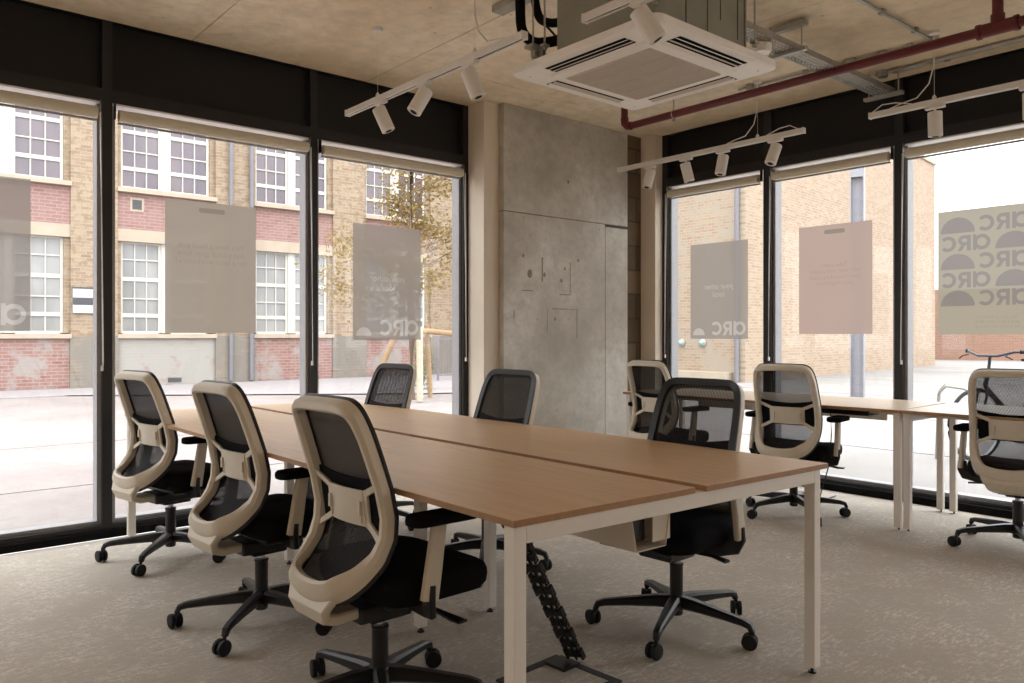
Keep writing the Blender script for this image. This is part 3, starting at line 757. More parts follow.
# ------------------------------------------------------------------ ceiling services
def spot_head(e, u, yaw, tilt):
    """lamp hanging from track point (local y=u)"""
    s = empty('spotlight'); s.location = Vector(e.location) + Vector((0, u, 0)); return s
def track(x, y0, y1, z, label, wires, canopy=True, loop_end=None):
    e = empty('light_track', (x, y0, z)); tag(e, label, 'track', 'suspended lighting tracks')
    L = y1 - y0
    q = MB(); q.box(-.017, -.007, 0, L, -.017, .017); q.box(.007, .017, 0, L, -.017, .017); q.box(-.007, .007, 0, L, -.0, .017)
    q.build('rail', M['track'], e)
    MB().box(-.007, .007, .01, L - .01, -.012, -.0005).build('conductor_slot', M['black'], e)
    for a in (-.008, L): MB().box(-.019, .019, a, a + .008, -.019, .019).build('end_cap', M['track'], e)
    for u, cord in wires:
        w = MB().cyl((0, u, .017), (0, u, ZC - z), .0012, 6)
        w.build('suspension_wire', M['chain'], e)
        MB().lathe([(.012, .017), (.012, .032), (.004, .045)], Matrix.Translation((0, u, 0)), 12).build('gripper', M['track'], e)
        MB().lathe([(.028, 0), (.03, .012), (.03, .018)], Matrix.Translation((0, u, ZC - z - .018)), 16).build('canopy', M['track'], e)
        if cord:
            pts = [(0, u + cord * t * .28, .02 + (.05 if 0 < t < .9 else 0)) for t in (1.0, .8)]
            MB().tube([(0.0, u + cord * .26, .02), (.0, u + cord * .2, .035), (0, u + cord * .1, .05), (0, u + cord * .03, .12), (.004, u + .006, .22), (.004, u + .004, ZC - z)], .0035, 6).build('power_cord', M['track'], e, smooth=True)
    if loop_end is not None:
        u = loop_end; s_ = 1 if u < L / 2 else -1
        MB().tube([(0, u, .02), (0, u + s_ * .06, .055), (0, u + s_ * .14, .05), (0, u + s_ * .24, .02)], .0035, 6).build('power_cord', M['track'], e, smooth=True)
    return e
def spot(x, y, z, az, tilt, label, r=.040, ln=.145):
    """adaptor under the rail, short stem, cylindrical head pointing down tilted by tilt towards azimuth az"""
    e = empty('spotlight', (x, y, z - .018)); tag(e, label, 'spotlight', 'white track spotlights')
    MB().box(-.016, .016, -.055, .055, -.02, .001).build('adaptor', M['track'], e, bevel=.003)
    MB().cyl((0, 0, -.02), (0, 0, -.062), .007, 10).build('stem', M['track'], e)
    m = Matrix.Translation((0, 0, -.07)) @ Matrix.Rotation(az, 4, 'Z') @ Matrix.Rotation(-tilt, 4, 'Y') @ Matrix.Translation((0, 0, -ln + .03))
    h_ = MB().lathe([(r * .93, 0), (r, .002), (r, ln - .004), (r * .94, ln)], m, 24).build('lamp_head', M['track'], e, smooth=True)
    MB().lathe([(r * .86, -.0012), (r * .86, 0.004)], m, 20).build('reflector', M['ac_grille'], h_)
    MB().lathe([(r * .5, -.0022), (r * .5, 0.002)], m, 16).build('lens', M['black'], h_)
Zt = 2.555
track(2.39, 2.73, 4.40, Zt, 'white light track over the near end of the window side, three spotlights on it', [(4.04 - 2.73, 0), (3.10 - 2.73, -1)])
spot(2.38, 3.99, Zt, R(-40), R(24), 'white spotlight at the far left end of the bench track')
spot(2.38, 3.54, Zt, R(165), R(30), 'white spotlight second from far end of the bench track, lens towards us')
spot(2.38, 3.13, Zt, R(-40), R(22), 'white spotlight nearest the black pipes on the bench track')
track(2.47, .6, 2.41, Zt, 'white light track in front of the air conditioner, cut by the top edge', [(.5, 0)])
spot(2.47, 2.09, Zt, R(-40), R(34), 'large looking white spotlight in front of the air conditioner grille')
track(4.945, 2.77, 4.43, Zt, 'white light track near the right glazing carrying four spotlights', [(3.12 - 2.77, 1)], loop_end=1.66 - 1.62)
spot(4.945, 4.10, Zt, R(170), R(18), 'white spotlight in front of the blockwork strip')
spot(4.945, 3.745, Zt, R(-40), R(14), 'white spotlight second from the concrete corner on the four lamp track')
spot(4.945, 3.41, Zt, R(170), R(14), 'white spotlight third from the concrete corner on the four lamp track')
spot(4.945, 2.98, Zt, R(165), R(24), 'white spotlight above the mullion beside the pink film window')
track(4.945, .55, 2.31, Zt, 'white light track above the patterned film, running out of the photo', [(1.93 - .55, 1)], loop_end=1.75)
spot(4.945, 1.926, Zt, R(0), R(3), 'white spotlight pointing straight down above the mullion left of the patterned film')
spot(4.945, 1.43, Zt, R(0), R(3), 'white spotlight cut by the right edge of the photo')

# air conditioner cassette
ac = empty('air_conditioner', (3.05, 2.575, 2.48)); tag(ac, 'ceiling cassette air conditioner with square white grille panel', 'air conditioner')
H_ = .475
def rr_plate(mb, hx, r, z0, z1, z2=None, sc=.97):
    p = rounded_rect(hx, hx, r, 5); m = len(p)
    lv_ = [(sc, z0), (1, z0 + .008), (1, z1)]
    for s_, z in lv_: mb.v += [(x * s_, y * s_, z) for x, y in p]
    for i in range(len(lv_) - 1):
        for q in range(m): mb.f.append((i * m + q, i * m + (q + 1) % m, (i + 1) * m + (q + 1) % m, (i + 1) * m + q))
    mb.f.append(tuple(range(m))[::-1]); mb.f.append(tuple((len(lv_) - 1) * m + q for q in range(m)))
q = MB(); rr_plate(q, H_, .05, 0, .042); q.build('fascia_panel', M['ac_white'], ac, smooth=True)
q = MB(); rr_plate(q, .335, .03, -.010, .002); fp = q.build('grille_surround', M['ac_white'], ac, smooth=True)
g = MB().box(-.272, .272, -.272, .272, -.013, -.009); g.build('intake_grille', M['ac_grille'], ac)
g = MB()
for i in range(58):
    y = -.268 + i * .0094; g.box(-.268, .268, y, y + .004, -.016, -.013)
for i in range(5):
    x = -.27 + i * .135; g.box(x - .002, x + .002, -.27, .27, -.017, -.013)
g.build('grille_slats', M['ac_grille'], ac)
for k_ in range(4):
    m = Matrix.Rotation(k_ * PI / 2, 4, 'Z')
    MB().box(.352, .432, -.26, .26, -.001, .0025, m).build('air_outlet', M['black'], ac)
    for dx, tl in ((.378, 22), (.412, 28)):
        m2 = m @ Matrix.Translation((dx, 0, -.004)) @ Matrix.Rotation(R(tl), 4, 'Y')
        MB().box(-.013, .013, -.258, .258, -.0015, .0015, m2).build('louvre', M['ac_grille' if dx < .4 else 'ac_white'], ac)
for sx, sy in ((1, 1), (-1, 1), (1, -1), (-1, -1)):
    MB().lathe([(.006, -.0015), (.006, .002)], Matrix.Translation((sx * .40, sy * .40, 0)), 10).build('screw_cap', M['ac_grille'], ac)
bd = MB().box(-.41, .28, -.415, .195, .042, .40).build('casing', M['galv_dark'], ac, bevel=.004)
q = MB()
for (x0, x1, z0, z1) in ((-.2, .26, .06, .38),):
    for (a, b, c, d) in ((x0, x1, z0, z0 + .004), (x0, x1, z1 - .004, z1), (x0, x0 + .004, z0, z1), (x1 - .004, x1, z0, z1), (-.04, -.036, z0, z1), (.06, .064, .16, .34), (.2, .204, .10, .34)):
        q.box(a, b, -.4175, -.415, c, d)
q.build('casing_seam', M['groove'], bd)
q = MB()
for sx, sy in ((-.44, .25), (.31, -.44), (.31, .25), (-.44, -.44)):
    q.cyl((sx, sy, .10), (sx, sy, .5), .005, 8); q.box(sx - .02, sx + .02, sy - .015, sy + .015, .10, .112)
    q.lathe([(.012, .085), (.012, .098)], Matrix.Translation((sx, sy, 0)), 6)
q.build('hanging_rod', M['galv'], ac)
# insulated pipes left of the cassette
def pipe(name, pts, r, mat, label, cat='pipe', group=None, seg=12):
    P = catmull_open(pts, 6); o = MB().tube(P, r, seg).build(name, mat, smooth=True); return tag(o, label, cat, group)
def catmull_open(pts, sub):
    pts = [pts[0]] + list(pts) + [pts[-1]]; out = []
    for i in range(1, len(pts) - 2):
        p0, p1, p2, p3 = pts[i - 1:i + 3]
        for k_ in range(sub):
            t = k_ / sub
            out.append(tuple(.5 * ((2 * b) + (-a + c) * t + (2 * a - 5 * b + 4 * c - d) * t * t + (-a + 3 * b - 3 * c + d) * t ** 3) for a, b, c, d in zip(p0, p1, p2, p3)))
    out.append(pts[-2]); return out
pipe('refrigerant_pipe', [(2.62, 3.02, 2.975), (2.62, 3.02, 2.85), (2.625, 3.01, 2.72), (2.66, 2.96, 2.655), (2.70, 2.86, 2.64), (2.71, 2.772, 2.64)], .026, M['insulation'], 'thick black insulated pipe bending into the air conditioner, left one', 'pipe')
pipe('refrigerant_pipe', [(2.66, 2.955, 2.975), (2.66, 2.95, 2.86), (2.675, 2.93, 2.77), (2.70, 2.87, 2.735), (2.72, 2.80, 2.73), (2.725, 2.772, 2.73)], .022, M['insulation'], 'thinner black insulated pipe entering the air conditioner above the thick one', 'pipe')
q = MB().tube([(2.70, 3.02, 2.975), (2.71, 2.98, 2.8), (2.74, 2.9, 2.70), (2.76, 2.82, 2.60), (2.77, 2.80, 2.53)], .006, 8)
tag(q.build('cable', M['rubber'], smooth=True), 'thin black cable dropping beside the air conditioner casing', 'cable')
q = MB(); q.cyl((2.60, 2.90, 2.975), (2.60, 2.90, 2.60), .004, 8); q.box(2.57, 2.66, 2.87, 2.93, 2.59, 2.605); q.lathe([(.018, 0), (.018, .03)], Matrix.Translation((2.61, 2.90, 2.55)), 8); q.box(2.63, 2.65, 2.86, 2.94, 2.545, 2.59)
tag(q.build('pipe_hanger', M['galv']), 'small steel hanger bracket beside the black insulated pipes', 'bracket')
q = MB(); q.box(2.70, 2.78, 3.0, 3.35, ZC - .04, ZC - .001)
tag(q.build('support_channel', M['galv']), 'short steel channel on the ceiling behind the black pipes', 'channel')

# red sprinkler pipe
rp = empty('sprinkler_pipe', (4.66, 4.12, 2.80)); tag(rp, 'dark red sprinkler pipe running along below the ceiling', 'pipe')
q = MB(); q.tube(catmull_open([(0, -6.9, 0), (0, -2, 0), (0, -.08, 0)], 4), .027, 16)
q.build('pipe_run', M['red_pipe'], rp, smooth=True)
q = MB(); q.tube([(0, -.07, 0), (0, -.03, .006), (0, -.006, .028), (0, 0, .07)], .032, 16); q.build('elbow', M['red_pipe'], rp, smooth=True)
MB().cyl((0, 0, .06), (0, 0, .179), .027, 16).build('riser', M['red_pipe'], rp, smooth=True)
q = MB(); q.cyl((0, -2.72, 0), (0, -2.52, 0), .036, 16); q.cyl((0, -2.62, .02), (0, -2.62, .07), .034, 16)
for y in (-2.72, -2.54): q.cyl((0, y, 0), (0, y + .02, 0), .041, 16)
q.build('tee_fitting', M['red_pipe'], rp, smooth=True)
MB().cyl((0, -2.62, .05), (0, -2.62, .179), .027, 16).build('riser', M['red_pipe'], rp, smooth=True)
q = MB()
for y in (-.48, -3.2):
    q.cyl((0, y, .0), (0, y, .18), .005, 8); q.tube([(.03 * math.cos(2 * PI * a / 14), y, .03 * math.sin(2 * PI * a / 14)) for a in range(14)], .004, 6, closed=True)
    q.lathe([(.012, -.05), (.012, -.028)], Matrix.Translation((0, y, 0)), 8)
q.build('pipe_clip', M['galv'], rp)

# perforated cable tray
tr = empty('cable_tray', (3.42, 2.44, 2.815)); tag(tr, 'galvanised perforated cable tray hung from the ceiling beside the air conditioner', 'cable tray')
L = 2.03
q = MB()
for y in (-.06, -.037, -.012, .013, .038, .055): q.box(0, L, y - (.004 if abs(y) > .05 else .006), y + (.004 if abs(y) > .05 else .006), 0, .002)
x = .0
while x < L:
    q.box(x, x + .016, -.06, .06, 0, .0018); x += .036
q.box(0, L, -.062, -.060, 0, .035); q.box(0, L, .060, .062, 0, .035)
q.build('tray', M['galv'], tr)
q = MB()
for x in (.74, 1.99):
    for y in (-.10, .10): q.cyl((x, y, -.03), (x, y, .165), .0045, 8)
q.build('hanging_rod', M['galv'], tr)
MB().box(.72, .76, -.13, .13, .12, .15).build('support_channel', M['galv'], tr)
MB().box(1.97, 2.01, -.13, .13, -.024, -.002).build('support_channel', M['galv'], tr)
MB().box(.725, .755, -.13, .13, -.024, -.002).build('support_channel', M['galv'], tr)
q = MB().lathe([(.045, 0), (.052, .01), (.052, .045), (.04, .052)], Matrix.Translation((3.93, 2.45, 2.755)), 20)
q.box(3.87, 3.99, 2.43, 2.47, 2.790, 2.803)
tag(q.build('smoke_detector', M['ac_white'], smooth=True), 'round white detector mounted under the cable tray', 'detector')
# conduits
def conduit(pts, r, label, boxes=()):
    e = empty('conduit', pts[0]); tag(e, label, 'conduit', 'steel conduits under the ceiling'); o = Vector(pts[0])
    MB().tube([Vector(p) - o for p in pts], r, 10).build('tube', M['galv'], e, smooth=True)
    q = MB()
    a, b = Vector(pts[0]) - o, Vector(pts[-1]) - o
    for t in (.12, .38, .62, .88):
        c = a.lerp(b, t); q.box(c.x - .016, c.x + .016, c.y - .016, c.y + .016, -.012, .018)
    q.build('saddle_clip', M['galv'], e)
    for bx_ in boxes:
        c = Vector(bx_) - o
        MB().lathe([(.034, -.025), (.034, .018)], Matrix.Translation(c), 16).build('junction_box', M['galv'], e)
conduit([(3.4, 2.0, 2.962), (5.0, 1.98, 2.962)], .010, 'steel conduit crossing the ceiling towards the glazing, top right', [(5.03, 1.97, 2.962)])
conduit([(5.05, 1.95, 2.962), (4.98, 3.3, 2.962)], .010, 'steel conduit with boxes running along ceiling behind the red pipe', [(4.99, 3.2, 2.962), (5.04, 2.62, 2.962), (5.03, 2.5, 2.962), (5.05, 2.28, 2.962)])
conduit([(5.42, -.5, 2.962), (5.42, 2.5, 2.962)], .012, 'steel conduit on ceiling closest to the right glazing', [(5.42, 2.45, 2.962)])
conduit([(5.46, -.5, 2.962), (5.46, 2.4, 2.962)], .009, 'thinner steel conduit beside the one closest to the glazing')

# ------------------------------------------------------------------ outdoors
struct(MB().add([(-60, 5.1, -.02), (9.5, 5.1, -.02), (13.5, 60, -.02), (-60, 60, -.02)], [(0, 1, 2, 3)]), 'ground', M['ground'], 'worn pinkish paving between the building and the school', 'ground')
struct(MB().add([(5.8, -60, -.021), (90, -60, -.021), (90, 60, -.021), (13.5, 60, -.021), (9.5, 5.1, -.021), (5.8, 5.1, -.021)], [(0, 1, 2, 3, 4, 5)]), 'yard', M['yard'], 'pale concrete yard outside the right glazing', 'ground')
struct(MB().box(-9, 16, 17.2, 19.4, -.05, .0).add([(3.2, 17.21, .004), (16, 17.21, .004), (16, 11.5, .004), (9.0, 13.0, .004)], [(0, 1, 2, 3)]), 'road', M['road'], 'grey sett strip along the foot of the school', 'road')
q = MB()
for y in (6.9, 9.6): q.box(-9, 9.5, y, y + .010, -.021, -.015)
struct(q, 'trim_1', M['road'], 'paving joints outside the left glazing', 'joints')
q = MB()
for x in (8.2, 11.5, 15.5, 21, 27): q.box(x, x + .03, -20, 12, -.0215, -.015)
struct(q, 'trim_2', M['road'], 'joints in the pale yard', 'joints')

# school
YF = 19.4
S0 = empty('school_building', (0, YF, 0)); tag(S0, 'old two storey brick school with white sash windows across the yard', 'building')
bays = [-4.81, -1.64, 1.53, 4.70, 7.87, 11.07, 14.25]; BW = 2.22
def sb(x0, x1, z0, z1, d0, d1, nm, mat): return MB().box(x0, x1, d0, d1, z0, z1).build(nm, M[mat], S0)
sb(-9, 20, 0, 8.5, .45, 1.0, 'rear_wall', 'brick_yellow_X')
edges = [-9] + [v for b in bays for v in (b, b + BW)] + [20]
for i in range(0, len(edges), 2):
    sb(edges[i], edges[i + 1], 1.15, 8.5, 0, .5, 'pilaster', 'brick_yellow_X'); sb(edges[i] - .02, edges[i + 1] + .02, 0, 1.15, -.04, .5, 'pilaster_base', 'brick_grey_X')
zu = [4.57, 5.03, 5.43, 5.88, 6.3]; zl = [1.22, 1.63, 2.02, 2.47, 2.92, 3.33]
def swin(x0, x1, zs, thick, pane):
    f = MB(); y0 = .16
    f.box(x0, x0 + .06, y0, y0 + .07, zs[0], zs[-1]); f.box(x1 - .06, x1, y0, y0 + .07, zs[0], zs[-1])
    for i, z in enumerate(zs):
        t = .045 if (i in thick) else .014
        f.box(x0 + .06, x1 - .06, y0, y0 + .07, z - t, z + t)
    w = (x1 - x0 - .12) / 3
    for c in (1, 2): f.box(x0 + .06 + w * c - .013, x0 + .06 + w * c + .013, y0 + .01, y0 + .06, zs[0], zs[-1])
    o = f.build('sash_window', M['sash'], S0)
    MB().box(x0 + .03, x1 - .03, y0 + .035, y0 + .04, zs[0], zs[-1]).build('pane', M[pane], o)
for bi, b in enumerate(bays):
    low = 'brick_paint_X' if bi == 3 else 'brick_low_X'
    sb(b, b + BW, 0, 1.10, .02, .46, 'apron', low)
    sb(b, b + BW, 3.61, 4.45, .05, .46, 'brick_panel', 'brick_red_X')
    sb(b - .01, b + BW + .01, 1.10, 1.20, -.06, .4, 'sill', 'stone'); sb(b - .01, b + BW + .01, 4.45, 4.55, -.08, .4, 'sill', 'stone')
    sb(b, b + BW, 3.33, 3.61, .03, .46, 'lintel', 'stone'); sb(b, b + BW, 6.3, 6.6, .03, .46, 'lintel', 'stone')
    sb(b, b + BW, 6.6, 8.5, .05, .46, 'brick_panel', 'brick_red_X')
    for zs, th, pn in ((zl, (0, 1, 3, 5), 'pane_low'), (zu, (0, 1, 3, 4), 'pane_up')):
        sb(b + .0, b + .09, zs[0], zs[-1], .1, .46, 'reveal', 'brick_yellow_X'); sb(b + BW - .12, b + BW, zs[0], zs[-1], .1, .46, 'reveal', 'brick_yellow_X')
        swin(b + .08, b + .98, zs, th, pn); swin(b + 1.14, b + 2.10, zs, th, pn)
        sb(b + .98, b + 1.14, zs[0], zs[-1], .12, .3, 'window_post', 'sash')
MB().tube([(7.26, -.10, .05), (7.26, -.10, 8.5)], .05, 12).build('drainpipe', M['pipe_blue'], S0, smooth=True)
MB().tube([(7.78, -.10, .05), (7.78, -.10, 8.5)], .055, 12).build('drainpipe', M['pipe_blue'], S0, smooth=True)
MB().box(5.02, 5.22, .035, .05, 4.08, 4.30).build('air_brick', M['sign_black'], S0)
MB().box(4.97, 5.27, .04, .05, 4.03, 4.35).build('air_brick_frame', M['stone'], S0)
MB().box(5.8, 6.1, .0, .02, .06, .16).build('air_brick', M['sign_black'], S0)
sg = empty('wall_sign', (4.02, YF - .03, 1.66)); tag(sg, 'white and black notice board on the school brick pilaster', 'sign')
MB().box(-.24, .24, -.02, 0, 0, .54).build('board', M['sign_white'], sg); MB().box(-.24, .24, -.024, -.02, .18, .34).build('dark_band', M['sign_black'], sg)
MB().box(-.25, .25, -.03, .0, .54, .57).build('top_rail', M['sign_black'], sg)

# staked tree
tx, ty = 7.93, 12.2
T = empty('tree', (tx, ty, 0)); tag(T, 'young autumn tree with yellow leaves outside the window', 'tree')
rnd = random.Random(11)
tk = MB(); tk.tube([(0, 0, -.02), (.02, .02, 1.2), (-.03, 0, 2.6), (.02, .02, 4.2), (.0, 0, 5.6)], [.075, .065, .055, .038, .012], 10)
tips = []
for i in range(30):
    z = 1.5 + i * .135; a = rnd.uniform(0, 2 * PI); ln = rnd.uniform(1.0, 2.1) * (1 - (z - 1.4) / 8)
    p1_ = Vector((0, 0, z)); p2_ = p1_ + Vector((math.cos(a) * ln * .55, math.sin(a) * ln * .55, ln * .28)); p3_ = p1_ + Vector((math.cos(a) * ln, math.sin(a) * ln, ln * .45))
    tk.tube([p1_, p2_, p3_], [.018, .011, .004], 5); tips += [p2_, p3_, p1_.lerp(p2_, .6), p2_.lerp(p3_, .5)]
    for k_ in range(2):
        b_ = a + rnd.uniform(-1, 1); p4 = p2_ + Vector((math.cos(b_) * ln * .4, math.sin(b_) * ln * .4, rnd.uniform(-.1, .3))); tk.tube([p2_, p4], [.008, .003], 4); tips.append(p4)
tk.build('trunk', M['bark'], T, smooth=True)
lf = MB()
for p in tips:
    if rnd.random() < .15: continue
    for k_ in range(52):
        c = p + Vector((rnd.gauss(0, .2), rnd.gauss(0, .2), rnd.gauss(-.05, .17))); s_ = rnd.uniform(.028, .055)
        a = Vector((rnd.uniform(-1, 1), rnd.uniform(-1, 1), rnd.uniform(-1, 1))).normalized(); b_ = a.orthogonal().normalized()
        lf.add([c - a * s_, c + b_ * s_ * .6, c + a * s_, c - b_ * s_ * .6], [(0, 1, 2, 3)])
lf.build('foliage', M['leaf'], T)
st_ = [((7.35, 12.75, 0), (7.85, 12.5, 1.35), .055, 'timber', 'leaning round timber stake left of the tree'), ((7.72, 11.6, 0), (7.74, 11.65, 1.32), .06, 'timber_pale', 'upright pale timber stake in front of the tree'), ((8.45, 12.35, 0), (8.30, 12.25, 1.36), .05, 'timber', 'timber stake right of the tree trunk')]
for a, b_, r_, mt, lab in st_:
    tag(MB().tube([a, b_], r_, 10).build('tree_stake', M[mt], smooth=True), lab, 'stake', 'tree stakes')
tag(MB().tube([(7.7, 11.75, 1.24), (8.2, 12.0, 1.24), (9.0, 12.35, 1.2)], .055, 10).build('tree_stake', M['timber'], smooth=True), 'horizontal timber rail fixed across the tree stakes', 'stake', 'tree stakes')
# railings behind the tree
rl = empty('railing', (11.6, 16.6, 0)); tag(rl, 'dark metal railing in front of the school behind the tree', 'railing')
q = MB(); q.box(0, 3.2, -.02, .02, 1.05, 1.09); q.box(0, 3.2, -.02, .02, .12, .15)
for i in range(33): q.cyl((i * .1, 0, 0 if i % 16 == 0 else .12), (i * .1, 0, 1.15 if i % 16 == 0 else 1.06), .03 if i % 16 == 0 else .006, 6)
q.build('bars', M['pipe_blue'], rl)
def shrub(x, y, h, r, label):
    e = empty('shrub', (x, y, 0)); tag(e, label, 'shrub', 'shrubs in the yard'); q = MB(); rn = random.Random(int(x * 10))
    for _ in range(500):
        a = rn.uniform(0, 2 * PI); rr = r * math.sqrt(rn.random()); c = Vector((rr * math.cos(a), rr * math.sin(a), h * rn.random())); s_ = rn.uniform(.02, .05)
        d = Vector((rn.uniform(-1, 1), rn.uniform(-1, 1), rn.uniform(-1, 1))).normalized(); b_ = d.orthogonal().normalized()
        q.add([c - d * s_, c + b_ * s_ * .5, c + d * s_, c - b_ * s_ * .5], [(0, 1, 2, 3)])
    q.build('foliage', M['shrub'], e)
    q = MB()
    for i in range(5): q.tube([(0, 0, 0), (rn.uniform(-r, r) * .6, rn.uniform(-r, r) * .6, h * .8)], [.012, .004], 5)
    q.build('stem', M['bark'], e)
shrub(9.5, 14.2, .9, .25, 'small green shrub at the foot of the tree stakes')

# orange brick building across the yard
O0 = empty('brick_building', (17.2, 11.2, 0)); tag(O0, 'pale orange brick building with blank wall across the yard', 'building')
q = MB()
q.add([(0, 0, -.02), (0, 8, -.02), (0, 8, 7.9), (0, 0, 7.9)], [(0, 1, 2, 3)]); q.build('left_wall', M['brick_orange_Y'], O0)
dirv = Vector((15.66, 1.6, 0)); ang = math.atan2(1.6, 15.66)
r0 = MB().box(0, dirv.length, 0, .3, -.02, 7.9).build('front_wall', M['brick_orange_X'], O0); r0.rotation_euler = (0, 0, ang)
q = MB().add([(15.66, 1.6, -.02), (19, 9, -.02), (19, 9, 7.9), (15.66, 1.6, 7.9)], [(0, 1, 2, 3)]); q.build('end_wall', M['brick_orange_X'], O0)
MB().add([(0, 0, 7.9), (15.66, 1.6, 7.9), (19, 9, 7.9), (0, 8, 7.9)], [(0, 1, 2, 3)]).build('roof', M['stone'], O0)
r1 = MB().box(-.05, dirv.length + .05, -.06, .3, 7.9, 8.02).build('coping', M['stone'], O0); r1.rotation_euler = (0, 0, ang)
MB().tube([(-.1, .18, 0), (-.1, .18, 7.8)], .06, 12).build('drainpipe', M['pipe_blue'], O0, smooth=True)
MB().box(-.35, 0, .35, 4.5, 0, .22).build('kerb_ledge', M['stone'], O0)
f = MB(); f.box(-.04, .02, 1.15, 2.6, 4.98, 5.05)
for y in (1.2, 1.55, 1.9, 2.25, 2.55): f.box(-.03, .02, y - .02, y + .02, 5.05, 6.4)
for z in (5.4, 5.8, 6.2): f.box(-.03, .02, 1.2, 2.55, z - .02, z + .02)
wn_ = f.build('window', M['sash'], O0); MB().box(-.012, -.006, 1.2, 2.55, 5.05, 6.4).build('pane', M['pane_up'], wn_)
for i, (y, lab) in enumerate(((1.95, 'round bulkhead lamp on the pale brick wall, closer to the pillar'), (1.27, 'round bulkhead lamp on the pale brick wall, under the grey film'))):
    e = empty('wall_lamp', (17.2, 11.2 + y, .97)); tag(e, lab, 'lamp', 'bulkhead lamps')
    MB().lathe([(.11, 0), (.11, .04), (.08, .05)], Matrix.Rotation(-PI / 2, 4, 'Y'), 16).build('lamp_base', M['galv'], e)
    MB().lathe([(.08, .05), (.07, .09), (.04, .12), (.01, .13)], Matrix.Rotation(-PI / 2, 4, 'Y'), 16).build('dome', M['lamp_glass'], e, smooth=True)
# steel columns
def hcol(x, y, h, rz, label):
    e = empty('steel_column', (x, y, 0), rz); tag(e, label, 'column', 'steel columns in the yard')
    q = MB(); q.box(-.12, .12, -.12, -.10, -.02, h); q.box(-.12, .12, .10, .12, -.02, h); q.box(-.01, .01, -.10, .10, -.02, h)
    q.build('h_section', M['post_steel'], e); MB().box(-.2, .2, -.2, .2, -.02, .02).build('base_plate', M['post_steel'], e)
    q = MB()
    for z in (1.6, 4.1, 5.2): q.box(-.12, -.01, -.10, .10, z, z + .35)
    q.build('stiffener', M['post_steel'], e)
hcol(14.35, 6.95, 7.5, R(20), 'pale steel column standing in the yard behind the pink film')
hcol(27.5, 8.0, 7.5, R(20), 'pale steel column by the right edge behind the patterned film')
# far wall
q = MB().box(0, .3, -14, 3.2, -.02, 3.4)
fwall = q.build('boundary_wall', M['brick_far']); fwall.location = (41, 14.5, 0); fwall.rotation_euler = (0, 0, R(25)); tag(fwall, 'far red brick boundary wall at the end of the yard', 'wall')

# bicycles
def bicycle(x, y, rz, frame, label):
    e = empty('bicycle', (x, y, -.02), rz); tag(e, label, 'bicycle', 'bicycles parked outside')
    Rw = .34
    for wx in (-.52, .52):
        w = MB().tube([(wx + Rw * math.cos(2 * PI * a / 36), 0, Rw + Rw * .97 * math.sin(2 * PI * a / 36)) for a in range(36)], .018, 8, closed=True).build('wheel', M['rubber'], e, smooth=True)
        q = MB()
        q.cyl((wx, -.04, Rw), (wx, .04, Rw), .02, 10)
        for a in range(18): q.cyl((wx, 0, Rw), (wx + Rw * .95 * math.cos(2 * PI * a / 18), 0, Rw + Rw * .95 * math.sin(2 * PI * a / 18)), .0022, 4)
        q.tube([(wx + Rw * .93 * math.cos(2 * PI * a / 30), 0, Rw + Rw * .93 * math.sin(2 * PI * a / 30)) for a in range(30)], .010, 6, closed=True)
        q.build('rim_and_spokes', M['chrome'], w)
    q = MB(); bb = (-.08, 0, .30); ht = (.36, 0, .84); hb = (.40, 0, .70); stp = (-.22, 0, .80)
    for a, b_, r_ in ((bb, stp, .016), (stp, ht, .017), (bb, hb, .02), (ht, hb, .02)): q.cyl(a, b_, r_, 10)
    for s_ in (-1, 1):
        q.cyl((-.52, s_ * .05, Rw), bb, .009, 8); q.cyl((-.52, s_ * .05, Rw), (-.21, s_ * .015, .76), .008, 8)
    q.build('frame', frame, e, smooth=True)
    q = MB()
    for s_ in (-1, 1): q.tube([(.41, s_ * .03, .68), (.44, s_ * .05, .62), (.52, s_ * .05, Rw)], .012, 8)
    q.build('fork', frame, e, smooth=True)
    q = MB(); q.cyl(ht, (.335, 0, .98), .014, 10); q.tube([(.25, -.30, 1.03), (.33, -.24, 1.03), (.37, -.1, .99), (.37, .1, .99), (.33, .24, 1.03), (.25, .30, 1.03)], .012, 8)
    hb_ = q.build('handlebar', M['bike'], e, smooth=True)
    q = MB()
    for s_ in (-1, 1): q.cyl((.30, s_ * .275, 1.03), (.22, s_ * .32, 1.03), .018, 10); q.tube([(.37, s_ * .2, 1.0), (.42, s_ * .22, .99), (.40, s_ * .28, .96)], .006, 6)
    q.build('grip', M['rubber'], hb_)
    q = MB(); q.cyl(stp, (-.25, 0, .93), .012, 8); q.build('seat_post', M['chrome'], e)
    q = MB(); q.bar([(-.38, 0, .95), (-.30, 0, .955), (-.20, 0, .95), (-.10, 0, .945)], [.11, .14, .07, .035], [.03, .04, .03, .025]); q.build('saddle', M['rubber'], e, smooth=True, bevel=.003)
    q = MB(); q.tube([(bb[0] + .09 * math.cos(a * PI / 10), .03, bb[2] + .09 * math.sin(a * PI / 10)) for a in range(20)], .006, 6, closed=True)
    q.cyl(bb, (.05, .06, .17), .009, 6); q.cyl(bb, (-.21, -.06, .43), .009, 6); q.box(.0, .1, .06, .15, .155, .175); q.box(-.26, -.16, -.15, -.06, .42, .44)
    q.build('crank', M['chrome'], e)
bicycle(8.64, 2.63, R(160), M['bike'], 'dark framed bicycle parked outside, handlebar showing above the end chair')
bicycle(9.0, 1.95, R(158), M['bike_pale'], 'silver bicycle behind the dark one, outside the right glazing')
rk = empty('bike_rack', (8.0, 3.02, 0), R(20)); tag(rk, 'low silver hoop bicycle rack outside, left of the bicycles', 'rack')
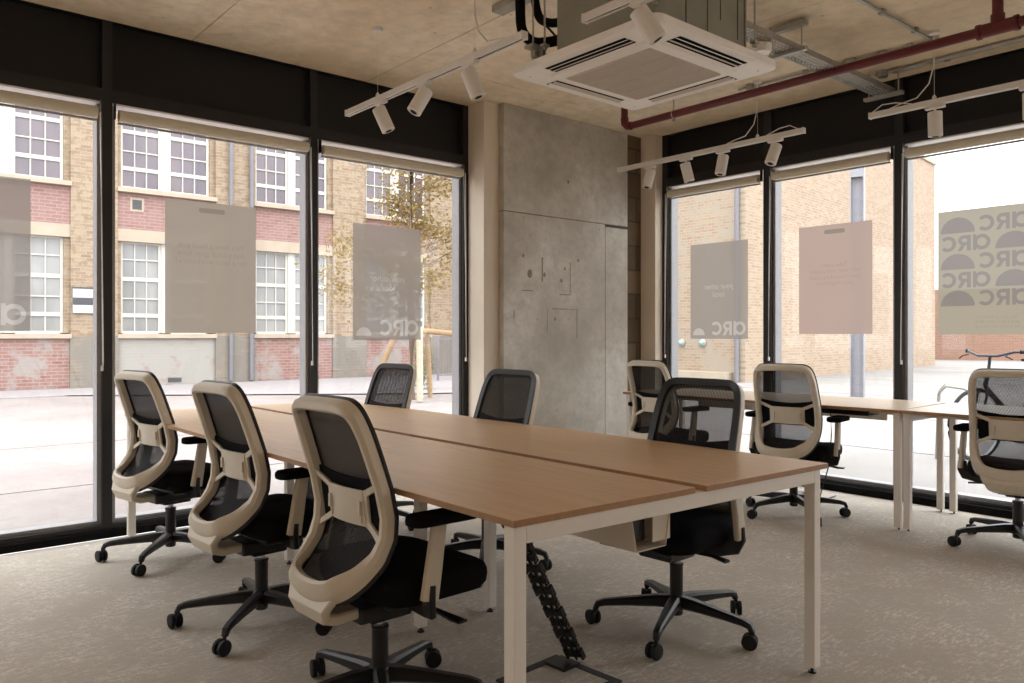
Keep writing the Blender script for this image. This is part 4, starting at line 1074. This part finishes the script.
for i in range(3):
    MB().tube([(i * .28, -.22, -.02), (i * .28, -.22, .60), (i * .28, -.16, .66), (i * .28, .0, .68), (i * .28, .06, .60), (i * .28, .08, -.02)], .012, 8).build('hoop', M['galv'], rk, smooth=True)
MB().tube([(0, -.2, .02), (.56, -.2, .02)], .012, 8).build('floor_bar', M['galv'], rk)

# ------------------------------------------------------------------ light, world, camera
w = bpy.data.worlds.new('overcast'); bpy.context.scene.world = w; w.use_nodes = True
nt = w.node_tree; nt.nodes.clear()
bg = nt.nodes.new('ShaderNodeBackground'); ou = nt.nodes.new('ShaderNodeOutputWorld')
tc = nt.nodes.new('ShaderNodeTexCoord'); sp = nt.nodes.new('ShaderNodeSeparateXYZ'); rp_ = nt.nodes.new('ShaderNodeValToRGB')
nt.links.new(tc.outputs['Generated'], sp.inputs[0]); nt.links.new(sp.outputs[2], rp_.inputs[0])
rp_.color_ramp.elements[0].position = 0; rp_.color_ramp.elements[0].color = (1.4, 1.4, 1.42, 1)
rp_.color_ramp.elements[1].position = .8; rp_.color_ramp.elements[1].color = (2.95, 2.96, 3.0, 1)
nt.links.new(rp_.outputs[0], bg.inputs[0]); nt.links.new(bg.outputs[0], ou.inputs[0]); bg.inputs[1].default_value = 1.0
def area(name, loc, rot, sx, sy, power, color):
    l = bpy.data.lights.new(name, 'AREA'); l.shape = 'RECTANGLE'; l.size = sx; l.size_y = sy; l.energy = power; l.color = color
    o = bpy.data.objects.new(name, l); C.objects.link(o); o.location = loc; o.rotation_euler = rot; return o
area('rear_fill_light', (XB + .05, -.6, 1.5), (0, R(-90), 0), 2.6, 5.5, 6, (1, .95, .89))  # added fill light behind the camera; the back wall has no window
area('side_fill_light', (.5, YB + .05, 1.5), (R(90), 0, 0), 6.5, 2.6, 6, (1, .95, .89))  # second added fill, in front of a solid wall, brightens the interior
area('overhead_fill_light', (-1.6, -1.6, 2.93), (0, 0, 0), 1.2, 1.2, 7, (1, .9, .78))  # unseen overhead fill added to lift the room, no fitting modelled

cam = bpy.data.cameras.new('camera'); co = bpy.data.objects.new('camera', cam); C.objects.link(co)
cam.sensor_width = 36; cam.lens = 36 * 783 / 1024; cam.shift_y = -6.1 / 1024; cam.clip_start = .05; cam.clip_end = 300
co.location = (0, 0, 1.165); co.rotation_euler = (PI / 2, 0, R(49.66 - 90))
sc = bpy.context.scene; sc.camera = co
sc.view_settings.view_transform = 'Standard'; sc.view_settings.look = 'None'; sc.view_settings.exposure = 1.12; sc.view_settings.gamma = 1
sc.cycles.max_bounces = 10; sc.cycles.diffuse_bounces = 6; sc.cycles.transparent_max_bounces = 16
